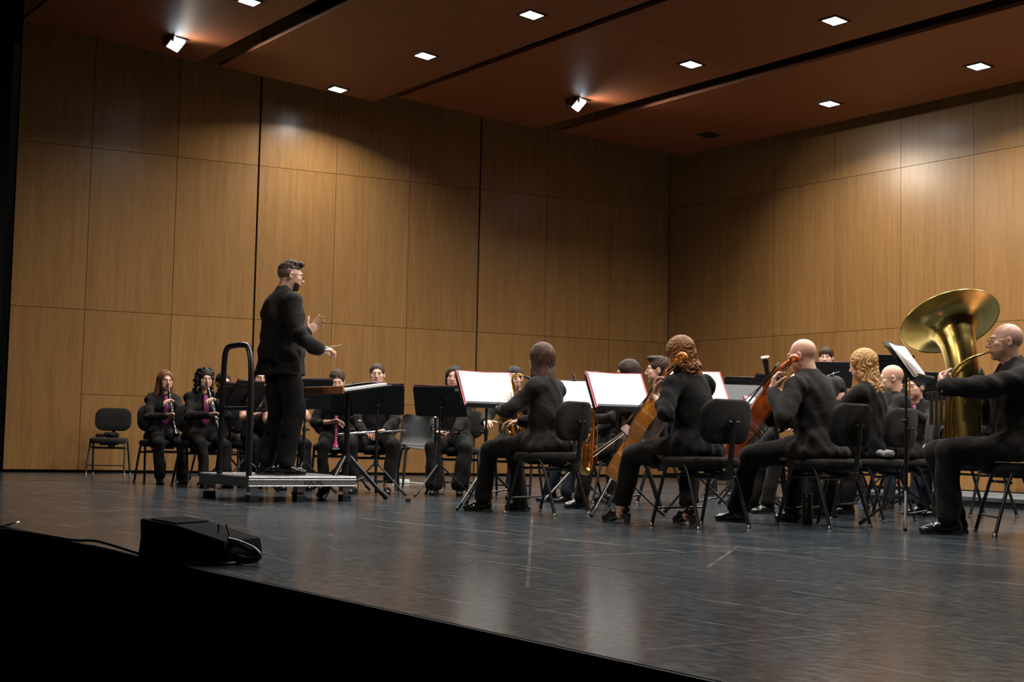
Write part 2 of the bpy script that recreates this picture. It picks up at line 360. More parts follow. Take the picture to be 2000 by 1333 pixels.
    b.inputs['Specular IOR Level'].default_value = 0.32
    return m
M['vinyl'] = floor_mat()
M['stagewood'] = mat('stage_edge_black', (0.006, 0.006, 0.006), 0.7, spec=0.2)
ang = math.atan2(UP.y, UP.x)
fl = MB(); fl.box((0, 0, 0), (13.2, 32, 0.3)); fl = fl.build('floor', M['stagewood']); fl.matrix_world = Matrix.Translation(NV(2.36 + 6.6, 9, -0.152)) @ Matrix.Rotation(ang, 4, 'Z')
tag(fl, 'dark stage floor with a black front edge', kind='structure')
bpy.context.view_layer.update()
NS = 8; sw = 13.1 / NS
for i in range(NS):
    b = MB(); b.box((0, 0, 0), (sw - 0.006, 31.9, 0.002)); o = b.build('vinyl_sheet', M['vinyl'])
    o.matrix_world = Matrix.Translation(NV(2.37 + sw * (i + 0.5), 9, -0.001)) @ Matrix.Rotation(ang, 4, 'Z'); child_keep(o, fl)
b = MB(); b.box((0, 0, 0), (14, 40, 0.1)); o = b.build('floor_house', M['black']); o.matrix_world = Matrix.Translation(NV(-4.7, 9, -1.3)) @ Matrix.Rotation(ang, 4, 'Z'); tag(o, 'black floor of the auditorium in front of the stage', kind='structure')
b = MB(); b.box((0, 0, 0), (0.04, 32, 1.2)); o = b.build('wall_stage_front', M['black']); o.matrix_world = Matrix.Translation(NV(2.335, 9, -0.66)) @ Matrix.Rotation(ang, 4, 'Z'); tag(o, 'black front face of the stage', kind='structure')
# ---------------------------------------------------------------- implicit surfaces for figures
class SDF:
    def __init__(s): s.p = []; s.warp = None
    @staticmethod
    def _v(x): return np.array(x, dtype=np.float32)
    def cone(s, a, b, ra, rb, k=0.02, f=None, fk=1.0, op='add'):
        """round cone a->b; f, fk: flatten along direction f by factor fk"""
        s.p.append(('c', s._v(a), s._v(b), float(ra), float(rb), float(k), None if f is None else s._v(Vector(f).normalized()), float(fk), op)); return s
    def ell(s, c, r, R=None, k=0.02, op='add'):
        R = np.eye(3, dtype=np.float32) if R is None else np.array(R, dtype=np.float32)
        s.p.append(('e', s._v(c), s._v(r), R, None, float(k), None, 1.0, op)); return s
    def cut(s, c, n, h=0.0):
        s.p.append(('h', s._v(c), s._v(Vector(n).normalized()), None, None, 0.004, None, 1.0, 'cut')); return s
    def bounds(s):
        lo = np.full(3, 1e9); hi = -lo
        for q in s.p:
            if q[8] != 'add': continue
            if q[0] == 'c':
                for c, r in ((q[1], q[3]), (q[2], q[4])): lo = np.minimum(lo, c - r); hi = np.maximum(hi, c + r)
            else: r = float(max(q[2])); lo = np.minimum(lo, q[1] - r); hi = np.maximum(hi, q[1] + r)
        return lo, hi
    @staticmethod
    def _d(q, X, Y, Z):
        if q[0] == 'c':
            _, a, b, ra, rb, k, f, fk, op = q; ab = b - a; L2 = float(ab @ ab) + 1e-12
            t = ((X - a[0]) * ab[0] + (Y - a[1]) * ab[1] + (Z - a[2]) * ab[2]) / L2; t = np.clip(t, 0, 1)
            dx = X - a[0] - t * ab[0]; dy = Y - a[1] - t * ab[1]; dz = Z - a[2] - t * ab[2]
            if f is not None:
                m = (dx * f[0] + dy * f[1] + dz * f[2]) * (fk - 1); dx = dx + f[0] * m; dy = dy + f[1] * m; dz = dz + f[2] * m
                return (np.sqrt(dx * dx + dy * dy + dz * dz) - (ra + (rb - ra) * t)) / math.sqrt(max(fk, 1))
            return np.sqrt(dx * dx + dy * dy + dz * dz) - (ra + (rb - ra) * t)
        _, c, r, R, _, k, _, _, op = q
        dx = X - c[0]; dy = Y - c[1]; dz = Z - c[2]
        lx = dx * R[0, 0] + dy * R[1, 0] + dz * R[2, 0]; ly = dx * R[0, 1] + dy * R[1, 1] + dz * R[2, 1]; lz = dx * R[0, 2] + dy * R[1, 2] + dz * R[2, 2]
        k0 = np.sqrt((lx / r[0]) ** 2 + (ly / r[1]) ** 2 + (lz / r[2]) ** 2); k1 = np.sqrt((lx / r[0] ** 2) ** 2 + (ly / r[1] ** 2) ** 2 + (lz / r[2] ** 2) ** 2) + 1e-9
        return k0 * (k0 - 1) / k1
    def grid(s, h, pad=3):
        lo, hi = s.bounds(); lo = lo - pad * h; hi = hi + pad * h
        n = np.ceil((hi - lo) / h).astype(int) + 1
        ax = [(lo[i] + h * np.arange(n[i])).astype(np.float32) for i in range(3)]
        D = np.full(n, 0.25, dtype=np.float32)
        for q in s.p:
            if q[0] == 'h':
                D = np.maximum(D, -((ax[0][:, None, None] - q[1][0]) * q[2][0] + (ax[1][None, :, None] - q[1][1]) * q[2][1] + (ax[2][None, None, :] - q[1][2]) * q[2][2])); continue
            if q[0] == 'c': l = np.minimum(q[1] - q[3], q[2] - q[4]); u = np.maximum(q[1] + q[3], q[2] + q[4])
            else: r = float(max(q[2])); l = q[1] - r; u = q[1] + r
            m = q[5] + 3 * h + 0.01
            i0 = np.maximum(0, np.floor((l - m - lo) / h).astype(int)); i1 = np.minimum(n, np.ceil((u + m - lo) / h).astype(int) + 1)
            if np.any(i1 <= i0): continue
            sl = tuple(slice(i0[i], i1[i]) for i in range(3))
            X = ax[0][sl[0]][:, None, None]; Y = ax[1][sl[1]][None, :, None]; Z = ax[2][sl[2]][None, None, :]
            d = s._d(q, X, Y, Z); A = D[sl]; k = max(q[5], 1e-4)
            if q[8] == 'add': hh = np.clip(0.5 + 0.5 * (A - d) / k, 0, 1); D[sl] = A * (1 - hh) + d * hh - k * hh * (1 - hh)
            else: hh = np.clip(0.5 - 0.5 * (A + d) / k, 0, 1); D[sl] = A * (1 - hh) - d * hh + k * hh * (1 - hh)
        if s.warp is not None: D = D + s.warp(ax[0][:, None, None], ax[1][None, :, None], ax[2][None, None, :]).astype(np.float32)
        return D, lo
    def value(s, P):
        X, Y, Z = [np.array([c], dtype=np.float32) for c in P]; A = np.array([0.25], dtype=np.float32)
        for q in s.p:
            if q[0] == 'h': continue
            d = s._d(q, X, Y, Z); k = max(q[5], 1e-4)
            if q[8] == 'add': hh = np.clip(0.5 + 0.5 * (A - d) / k, 0, 1); A = A * (1 - hh) + d * hh - k * hh * (1 - hh)
            else: hh = np.clip(0.5 - 0.5 * (A + d) / k, 0, 1); A = A * (1 - hh) - d * hh + k * hh * (1 - hh)
        return float(A[0])
    def mesh(s, h):
        D, lo = s.grid(h); S = D < 0
        c = S[:-1, :-1, :-1].astype(np.int8)
        for dx, dy, dz in ((1,0,0),(0,1,0),(0,0,1),(1,1,0),(1,0,1),(0,1,1),(1,1,1)):
            c = c + S[dx:S.shape[0] - 1 + dx, dy:S.shape[1] - 1 + dy, dz:S.shape[2] - 1 + dz]
        act = (c > 0) & (c < 8); ai, aj, ak = np.nonzero(act); N = len(ai)
        idx = np.full(act.shape, -1, dtype=np.int32); idx[ai, aj, ak] = np.arange(N)
        co = [(x, y, z) for x in (0, 1) for y in (0, 1) for z in (0, 1)]
        vals = np.stack([D[ai + x, aj + y, ak + z] for x, y, z in co], 1)
        acc = np.zeros((N, 3), np.float32); cnt = np.zeros(N, np.float32)
        for i in range(8):
            for j in range(i + 1, 8):
                if sum(abs(co[i][k] - co[j][k]) for k in range(3)) != 1: continue
                a = vals[:, i]; b = vals[:, j]; m = (a < 0) != (b < 0); t = np.where(m, a / (a - b + 1e-20), 0)
                pa = np.array(co[i], np.float32); pb = np.array(co[j], np.float32)
                acc += np.where(m[:, None], pa + t[:, None] * (pb - pa), 0); cnt += m
        V = (np.stack([ai, aj, ak], 1) + acc / np.maximum(cnt, 1)[:, None]) * h + lo
        F = []
        def faces(S0, S1, off, cells):
            m = S0 != S1; i, j, k = np.nonzero(m); fl = S0[m]
            i = i + off[0]; j = j + off[1]; k = k + off[2]
            q = np.stack([idx[i + a, j + b, k + c_] for a, b, c_ in cells], 1); q[~fl] = q[~fl][:, ::-1]; F.append(q)
        faces(S[:-1, 1:-1, 1:-1], S[1:, 1:-1, 1:-1], (0, 1, 1), ((0, -1, -1), (0, 0, -1), (0, 0, 0), (0, -1, 0)))
        faces(S[1:-1, :-1, 1:-1], S[1:-1, 1:, 1:-1], (1, 0, 1), ((-1, 0, -1), (-1, 0, 0), (0, 0, 0), (0, 0, -1)))
        faces(S[1:-1, 1:-1, :-1], S[1:-1, 1:-1, 1:], (1, 1, 0), ((-1, -1, 0), (0, -1, 0), (0, 0, 0), (-1, 0, 0)))
        F = np.concatenate(F) if F else np.zeros((0, 4), np.int32)
        return V.astype(np.float32), F

def np_obj(name, pieces, mats, parent=None):
    """pieces: list of (V, F(quads), material index or per-face array)"""
    V = np.concatenate([p[0] for p in pieces]); off = 0; Fs = []; Ms = []
    for v, f, mi in pieces:
        Fs.append(f + off); off += len(v); Ms.append(np.full(len(f), mi, np.int32) if np.isscalar(mi) else mi.astype(np.int32))
    F = np.concatenate(Fs); Mi = np.concatenate(Ms)
    me = bpy.data.meshes.new(name); me.vertices.add(len(V)); me.vertices.foreach_set('co', V.astype(np.float32).ravel())
    me.loops.add(len(F) * 4); me.loops.foreach_set('vertex_index', F.astype(np.int32).ravel())
    me.polygons.add(len(F)); me.polygons.foreach_set('loop_start', np.arange(0, len(F) * 4, 4, dtype=np.int32))
    for m_ in mats: me.materials.append(m_)
    me.polygons.foreach_set('material_index', Mi); me.polygons.foreach_set('use_smooth', np.ones(len(F), bool))
    me.update(calc_edges=True); me.validate()
    o = bpy.data.objects.new(name, me); COL.objects.link(o)
    if parent: o.parent = parent
    return o
def xf(V, M4):
    M4 = np.array(M4, dtype=np.float32); return V @ M4[:3, :3].T + M4[:3, 3]
def mb_piece(mb, mi):
    """quads only from an MB (tris padded)"""
    V = np.array(mb.v, np.float32); F = []
    for f in mb.f:
        if len(f) == 4: F.append(f)
    return (V, np.array(F, np.int32), mi)

def frame(y, z_hint):
    """matrix with Y along y, Z as close as possible to z_hint"""
    y = Vector(y).normalized(); z = Vector(z_hint); z = (z - y * z.dot(y)).normalized(); x = y.cross(z)
    return Matrix((x, y, z)).transposed()

# ---------------------------------------------------------------- hands
def hand_sdf(side, curl, thumb=0.35, spread=0.06, sc=1.0):
    """wrist at origin, fingers along +Y, palm towards -Z, thumb on side*-X ... side=+1 right hand (thumb at -X with palm down)"""
    s = SDF(); tx = -side
    curl = curl if isinstance(curl, (list, tuple)) else [curl] * 4
    s.ell((0, 0.045 * sc, 0), (0.040 * sc, 0.052 * sc, 0.0155 * sc), k=0.012)
    s.cone((0, -0.018 * sc, 0), (0, 0.015 * sc, 0), 0.025 * sc, 0.026 * sc, 0.015, f=(0, 0, 1), fk=1.35)
    lens = ((0.040, 0.026, 0.021), (0.045, 0.029, 0.022), (0.042, 0.027, 0.021), (0.033, 0.021, 0.018)); xs = (0.030, 0.010, -0.010, -0.029); ys = (0.088, 0.093, 0.089, 0.080)
    for i in range(4):
        c = curl[i]; p = Vector((tx * xs[i], ys[i] * 1.0, 0.002)) * sc; yaw = tx * (1.5 - i) * spread
        a = 0.0; r = (0.0095, 0.0098, 0.0093, 0.0082)[i] * sc
        base = Vector((tx * xs[i] * 0.8, 0.05, 0)) * sc
        s.cone(base, p, 0.011 * sc, r * 1.05, 0.008)
        for j, l in enumerate(lens[i]):
            a += c * (1.15, 1.35, 0.9)[j]
            d = Vector((math.sin(yaw) * math.cos(a), math.cos(yaw) * math.cos(a), -math.sin(a))); q = p + d * l * sc
            s.cone(p, q, r * (1 - 0.07 * j), r * (0.93 - 0.09 * j), 0.002); p = q
    # thumb: leaves the side of the palm near its base
    p = Vector((tx * 0.026, 0.022, -0.006)) * sc; a = thumb
    for j, (l, r0, r1) in enumerate(((0.042, 0.0145, 0.0125), (0.034, 0.0118, 0.0108), (0.026, 0.0105, 0.0082))):
        out = (1.0, 0.75, 0.45)[j]
        d = Vector((tx * out * math.cos(a), 0.85, -math.sin(a) * (0.5 + 0.5 * j))).normalized(); q = p + d * l * sc
        s.cone(p, q, r0 * sc, r1 * sc, 0.006 if j == 0 else 0.003); p = q
    return s

# ---------------------------------------------------------------- heads
def head_sdf(jaw=1.0, nose=1.0, fem=False, fat=0.0):
    s = SDF(); jw = (0.93 if fem else 1.0) * jaw
    s.ell((0, -0.018, 0.030), (0.0745, 0.094, 0.086), k=0.02)
    s.ell((0, 0.022, -0.030), (0.0610 * jw + fat * 0.5, 0.070, 0.083), k=0.03)
    s.ell((0, 0.026, -0.072), (0.0520 * jw + fat, 0.053, 0.043 + fat * 0.4), k=0.025)
    s.ell((0, 0.068, -0.101), (0.019 * jw, 0.016, 0.015), k=0.02)
    for x in (-1, 1):
        s.ell((x * 0.043, 0.060, -0.020), (0.022, 0.022, 0.018), k=0.02)
        s.ell((x * 0.046, 0.045, -0.055), (0.020, 0.030, 0.030), k=0.02)
    s.cone((-0.032, 0.081, 0.024), (0.032, 0.081, 0.024), 0.010, 0.010, 0.018)
    for x in (-1, 1): s.ell((x * 0.0315, 0.102, 0.004), (0.017, 0.017, 0.0115), k=0.010, op='sub')
    s.cone((0, 0.090, 0.014), (0, 0.108 * (0.5 + 0.5 * nose), -0.026), 0.0075, 0.0105 * nose, 0.010)
    s.ell((0, 0.1105 * (0.6 + 0.4 * nose), -0.030), (0.0105, 0.010, 0.0085), k=0.006)
    for x in (-1, 1): s.ell((x * 0.0115, 0.097, -0.0335), (0.0075, 0.010, 0.007), k=0.005)
    s.cone((-0.017, 0.0885, -0.0565), (0.017, 0.0885, -0.0565), 0.0052, 0.0052, 0.006, f=(0, 0, 1), fk=1.2)
    s.cone((-0.014, 0.0875, -0.0675), (0.014, 0.0875, -0.0675), 0.0062, 0.0062, 0.006, f=(0, 0, 1), fk=1.2)
    s.cone((-0.022, 0.0975, -0.0620), (0.022, 0.0975, -0.0620), 0.0022, 0.0022, 0.004, op='sub')
    for x in (-1, 1):   # ears
        s.ell((x * 0.0760, -0.010, -0.006), (0.0085, 0.019, 0.032), R=Matrix.Rotation(x * 0.35, 3, 'Z') @ Matrix.Rotation(-0.15, 3, 'X'), k=0.006)
        s.ell((x * 0.0850, -0.006, -0.003), (0.006, 0.010, 0.017), k=0.004, op='sub')
    return s
def eye_pieces(closed=False):
    out = []
    for x in (-1, 1):
        c = Vector((x * 0.0315, 0.0765, 0.004))
        b = MB(); b.ball(c, 0.0125, 12, 8); out.append(mb_piece(b, 0 if closed else 2))
        if not closed:
            b = MB(); b.ball(c + Vector((0, 0.0072, -0.0012)), 0.0062, 10, 6, sc=(1, 1, 1)); out.append(mb_piece(b, 3))
        # lids
        b = MB(); pts = [c + Vector((x * 0.0165 * math.sin(a) , 0.0125 * math.cos(a * 0.85) + 0.0005, 0.0058 * math.cos(a) - 0.001)) for a in np.linspace(-1.35, 1.35, 9)]
        b.tube(pts, [0.0015, 0.0026, 0.0032, 0.0035, 0.0036, 0.0035, 0.0032, 0.0026, 0.0015], 6, cap=False); out.append(mb_piece(b, 0))
        b = MB(); pts = [p - Vector((0, -0.0012, 0.0030)) for p in pts]; b.tube(pts, 0.0011, 5, cap=False); out.append(mb_piece(b, 3))
    return out
def brow_pieces(mi, thick=0.0038):
    out = []
    for x in (-1, 1):
        b = MB(); pts = [(x * 0.013, 0.0925, 0.0225), (x * 0.024, 0.0925, 0.0262), (x * 0.036, 0.0870, 0.0268), (x * 0.048, 0.0745, 0.0215)]
        b.tube(smooth_path(pts, 4), [thick * t for t in np.linspace(1.0, 0.45, 13)], 6, cap=False); out.append(mb_piece(b, mi))
    return out

def hair_sdf(style, seed=0):
    s = SDF(); rg = np.random.default_rng(seed + 11)
    ph = rg.uniform(0, 6.28, 6)
    def cap(th=0.010, face_y=0.062, face_z=-0.005, low=-0.06):
        s.ell((0, -0.020, 0.032), (0.0745 + th, 0.094 + th, 0.086 + th), k=0.01)
        s.ell((0, -0.050, -0.015), (0.066 + th * 0.7, 0.055 + th * 0.7, 0.055), k=0.02)
    def cut_face(y=0.085, z=-0.03, r=(0.072, 0.075, 0.082)):
        s.ell((0, y, z), r, k=0.010, op='sub')
    if style in ('short', 'quiff', 'boy', 'thin', 'fade'):
        th = {'short': 0.010, 'quiff': 0.007, 'boy': 0.013, 'thin': 0.004, 'fade': 0.0035}[style]; cap(th)
        if style == 'quiff' or style == 'fade':
            s.ell((0, 0.005, 0.104), (0.056, 0.076, 0.026), R=Matrix.Rotation(0.10, 3, 'X'), k=0.02)
            s.ell((0, 0.062, 0.104), (0.044, 0.030, 0.020), R=Matrix.Rotation(0.25, 3, 'X'), k=0.02)
        if style == 'boy':
            s.ell((0, 0.060, 0.065), (0.066, 0.038, 0.040), k=0.02); cut_face(0.115, -0.048, (0.075, 0.075, 0.085))
        elif style in ('quiff', 'fade'): cut_face(0.100, -0.012, (0.075, 0.070, 0.085))
        else: cut_face(0.100, -0.020, (0.075, 0.075, 0.085))
        for x in (-1, 1): s.ell((x * 0.085, 0.0, -0.012), (0.022, 0.028, 0.036), k=0.006, op='sub')
        s.ell((0, 0.0, -0.14), (0.12, 0.2, 0.085), k=0.01, op='sub')
        if style == 'fade': s.cut((0, 0, 0.050), (0, -0.12, 1))
        a_ = 0.004 if style in ('quiff', 'fade', 'short') else 0.003
        s.warp = lambda X, Y, Z: a_ * np.sin(150 * X + 40 * Y + ph[0]) * np.sin(120 * Y + ph[1] + 60 * Z) * (Z > 0.05) + 0.0015 * np.sin(310 * X + ph[2]) * np.sin(260 * Y + ph[3])
    elif style == 'bun':
        cap(0.006); s.ell((0, -0.125, 0.03), (0.034, 0.030, 0.034), k=0.01); cut_face(0.104, -0.022, (0.078, 0.075, 0.090))
        for x in (-1, 1): s.ell((x * 0.085, 0.004, -0.014), (0.020, 0.026, 0.034), k=0.006, op='sub')
        s.ell((0, 0.0, -0.15), (0.12, 0.2, 0.085), k=0.01, op='sub')
        s.warp = lambda X, Y, Z: 0.0016 * np.sin(210 * X + 30 * Y + ph[0])
    elif style in ('long', 'straight', 'darklong', 'mid', 'wavy', 'bob'):
        cap(0.021 if style in ('straight', 'bob', 'wavy') else 0.015)
        L = {'long': 0.20, 'straight': 0.20, 'darklong': 0.30, 'mid': 0.16, 'wavy': 0.19, 'bob': 0.12}[style]
        bk = {'long': 0.075, 'straight': 0.075, 'darklong': 0.07, 'mid': 0.07, 'wavy': 0.085, 'bob': 0.078}[style]
        s.cone((0, -0.055, 0.0), (0, -0.070, -L), 0.074, bk + 0.024, 0.03, f=(0, 1, 0), fk=1.5)
        for x in (-1, 1):
            s.cone((x * 0.062, -0.012, 0.03), (x * (0.092 if style != 'darklong' else 0.08), -0.030, -L * 0.92), 0.032, 0.034, 0.030)
        cut_face(0.104, -0.022, (0.068, 0.085, 0.104)); s.ell((0.012, 0.075, 0.125), (0.006, 0.075, 0.020), k=0.012, op='sub'); s.ell((0, 0.085, -0.14), (0.062, 0.09, 0.12), k=0.015, op='sub')
        s.ell((0, 0.005, -0.21), (0.052, 0.055, 0.13), k=0.012, op='sub')
        fr = {'wavy': 22, 'bob': 19}.get(style, 34); am = {'wavy': 0.008, 'long': 0.004, 'bob': 0.008}.get(style, 0.0035)
        def wp(X, Y, Z):
            th = np.arctan2(X, Y + 0.02); wv = 0.22 * np.sin(31 * Z + 5 * np.sin(2.3 * th + ph[3]) + ph[4]) + 0.35 * np.sin({'wavy': 48, 'bob': 75}.get(style, 26) * Z + ph[1] + 2 * th)
            return am * np.sin(fr * (th + wv * ({'wavy': 0.5, 'bob': 0.6}.get(style, 0.12))) + ph[0]) * np.clip((0.10 - Z) * 8, 0, 1) + 0.0018 * np.sin(93 * th + 20 * Z + ph[2])
        s.warp = wp
    elif style == 'curly':
        cap(0.012)
        for i in range(130):
            th = rg.uniform(-2.55, 2.55); z = rg.uniform(-0.20, 0.12); r = 0.088 + 0.028 * (0.05 - z) + rg.uniform(-0.012, 0.014)
            if abs(th) < 0.9 and z < 0.06: continue
            if z > 0.06: r *= math.sqrt(max(0.1, 1 - ((z - 0.03) / 0.11) ** 2))
            th2 = th + math.pi * 0
            s.ell((r * math.sin(th2), -0.02 + r * 1.05 * math.cos(th2) * (1 if math.cos(th2) < 0 else 0.75), z), (rg.uniform(0.017, 0.027),) * 3, k=0.008)
        cut_face(0.112, -0.030, (0.056, 0.080, 0.088)); s.ell((0, 0.02, -0.2), (0.05, 0.06, 0.11), k=0.01, op='sub')
        s.warp = lambda X, Y, Z: 0.004 * np.sin(120 * X + ph[0] + 3 * np.sin(60 * Z)) * np.sin(130 * Z + ph[1]) * np.sin(110 * Y + ph[2])
    elif style == 'fringe':   # bald crown with a short fringe round the back
        s.ell((0, -0.024, 0.005), (0.0765, 0.0925, 0.060), k=0.01); s.ell((0, 0.0, 0.085), (0.14, 0.16, 0.062), k=0.008, op='sub'); s.ell((0, 0.095, 0.0), (0.12, 0.110, 0.14), k=0.008, op='sub')
        for x in (-1, 1): s.ell((x * 0.085, 0.0, -0.012), (0.020, 0.026, 0.036), k=0.004, op='sub')
    return s

# ---------------------------------------------------------------- clothes, skin and hair materials
def hair_mat(name, c0, c1, rough=0.6, sc=(160, 160, 12)):
    m, nt, b = new_mat(name); L = nt.links.new
    tc = nt.nodes.new('ShaderNodeTexCoord'); mp = nt.nodes.new('ShaderNodeMapping'); mp.inputs['Scale'].default_value = sc; L(tc.outputs['Object'], mp.inputs[0])
    n = nt.nodes.new('ShaderNodeTexNoise'); n.inputs['Scale'].default_value = 1.0; n.inputs['Detail'].default_value = 4; L(mp.outputs[0], n.inputs['Vector'])
    r = nt.nodes.new('ShaderNodeValToRGB'); r.color_ramp.elements[0].position = 0.32; r.color_ramp.elements[1].position = 0.7
    r.color_ramp.elements[0].color = (*c0, 1); r.color_ramp.elements[1].color = (*c1, 1); L(n.outputs['Fac'], r.inputs[0]); L(r.outputs[0], b.inputs['Base Color'])
    bp = nt.nodes.new('ShaderNodeBump'); bp.inputs['Strength'].default_value = 0.6; bp.inputs['Distance'].default_value = 0.004; L(n.outputs['Fac'], bp.inputs['Height']); L(bp.outputs[0], b.inputs['Normal'])
    b.inputs['Roughness'].default_value = rough; b.inputs['Specular IOR Level'].default_value = 0.22
    return m
HAIR = {'lightbrown': hair_mat('hair_light_brown', (0.10, 0.035, 0.014), (0.26, 0.105, 0.045)), 'black': hair_mat('hair_black', (0.006, 0.005, 0.005), (0.022, 0.018, 0.016)),
        'darkbrown': hair_mat('hair_dark_brown', (0.018, 0.009, 0.006), (0.06, 0.032, 0.02)), 'brown': hair_mat('hair_brown', (0.03, 0.014, 0.010), (0.16, 0.092, 0.066)),
        'auburn': hair_mat('hair_auburn', (0.13, 0.045, 0.015), (0.36, 0.165, 0.07)), 'blond': hair_mat('hair_blond', (0.22, 0.10, 0.03), (0.62, 0.38, 0.16)),
        'grey': hair_mat('hair_grey', (0.10, 0.10, 0.10), (0.30, 0.30, 0.30)), 'saltpepper': hair_mat('hair_dark_grey', (0.016, 0.013, 0.011), (0.06, 0.052, 0.045)),
        'fade': mat('hair_cropped', (0.15, 0.085, 0.062), 0.7)}
SKIN = {'fair': mat('skin_fair', (0.62, 0.35, 0.25), 0.42, var=0.10, vscale=60, sss=0.15), 'mid': mat('skin_medium', (0.52, 0.27, 0.18), 0.42, var=0.10, vscale=60, sss=0.15),
        'pink': mat('skin_ruddy', (0.60, 0.345, 0.255), 0.40, var=0.12, vscale=50, sss=0.15)}
LIP = {'n': mat('lips', (0.42, 0.16, 0.13), 0.4)}
EYEW = mat('eye_white', (0.7, 0.68, 0.65), 0.2); EYED = mat('eye_iris', (0.02, 0.012, 0.008), 0.15)
def cloth_mat(name, col, rough=0.85, sheen=0.25, bscale=55.0, bump=0.35):
    m = mat(name, col, rough, spec=0.16, bump=bump, bscale=bscale, sheen=sheen * 0.12)
    m.node_tree.nodes['Principled BSDF'].inputs['Sheen Roughness'].default_value = 0.5
    m.node_tree.nodes['Principled BSDF'].inputs['Sheen Tint'].default_value = (1, 0.9, 0.8, 1)
    return m
CL = {'suit': cloth_mat('black_suit', (0.014, 0.012, 0.0115)), 'suit2': cloth_mat('charcoal_suit', (0.020, 0.017, 0.016)), 'knit': cloth_mat('black_knit', (0.011, 0.010, 0.010), 0.95, 0.35, 90),
      'trous': cloth_mat('black_trousers', (0.012, 0.0105, 0.010), 0.85, 0.2, 40), 'tie': mat('purple_tie', (0.22, 0.012, 0.12), 0.5, var=0.2, vscale=80), 'sock': cloth_mat('black_sock', (0.010, 0.010, 0.011)),
      'denim': cloth_mat('navy_trousers', (0.012, 0.016, 0.026), 0.85, 0.2, 40), 'pinkshirt': mat('pink_shirt', (0.5, 0.04, 0.22), 0.7)}
def sequin_mat():
    m, nt, b = new_mat('sequin_black'); v = nt.nodes.new('ShaderNodeTexVoronoi'); v.inputs['Scale'].default_value = 110
    tc = nt.nodes.new('ShaderNodeTexCoord'); nt.links.new(tc.outputs['Object'], v.inputs['Vector'])
    r = nt.nodes.new('ShaderNodeValToRGB'); r.color_ramp.elements[0].position = 0.80; r.color_ramp.elements[1].position = 0.92; r.color_ramp.elements[0].color = (0.008, 0.008, 0.008, 1); r.color_ramp.elements[1].color = (0.6, 0.52, 0.42, 1)
    sp = nt.nodes.new('ShaderNodeSeparateColor'); nt.links.new(v.outputs['Color'], sp.inputs[0]); nt.links.new(sp.outputs[0], r.inputs[0]); nt.links.new(r.outputs[0], b.inputs['Base Color']); b.inputs['Roughness'].default_value = 0.35
    return m
CL['sequin'] = sequin_mat()
M['leather'] = mat('black_leather', (0.010, 0.009, 0.009), 0.22, spec=0.6, bump=0.08, bscale=60)
M['patent'] = mat('black_patent', (0.008, 0.008, 0.008), 0.10, spec=0.7)
M['glassframe'] = mat('spectacle_frame', (0.01, 0.01, 0.01), 0.3)
M['goldframe'] = mat('spectacle_gold', (0.6, 0.5, 0.15), 0.3, metal=0.8)
M['sole'] = mat('shoe_sole', (0.02, 0.016, 0.014), 0.7)

def two_bone(a, b, l1, l2, pole):
    a, b = Vector(a), Vector(b); d = b - a; L = d.length
    if L > (l1 + l2) * 0.999: b = a + d * ((l1 + l2) * 0.999 / L); d = b - a; L = d.length
    L = max(L, abs(l1 - l2) + 0.02); x = (l1 * l1 - l2 * l2 + L * L) / (2 * L); hgt = math.sqrt(max(0.0, l1 * l1 - x * x))
    u = d.normalized(); p = Vector(pole); p = p - u * p.dot(u)
    p = p.normalized() if p.length > 1e-6 else Vector((0, 0, -1))
    return a + u * x + p * hgt, b

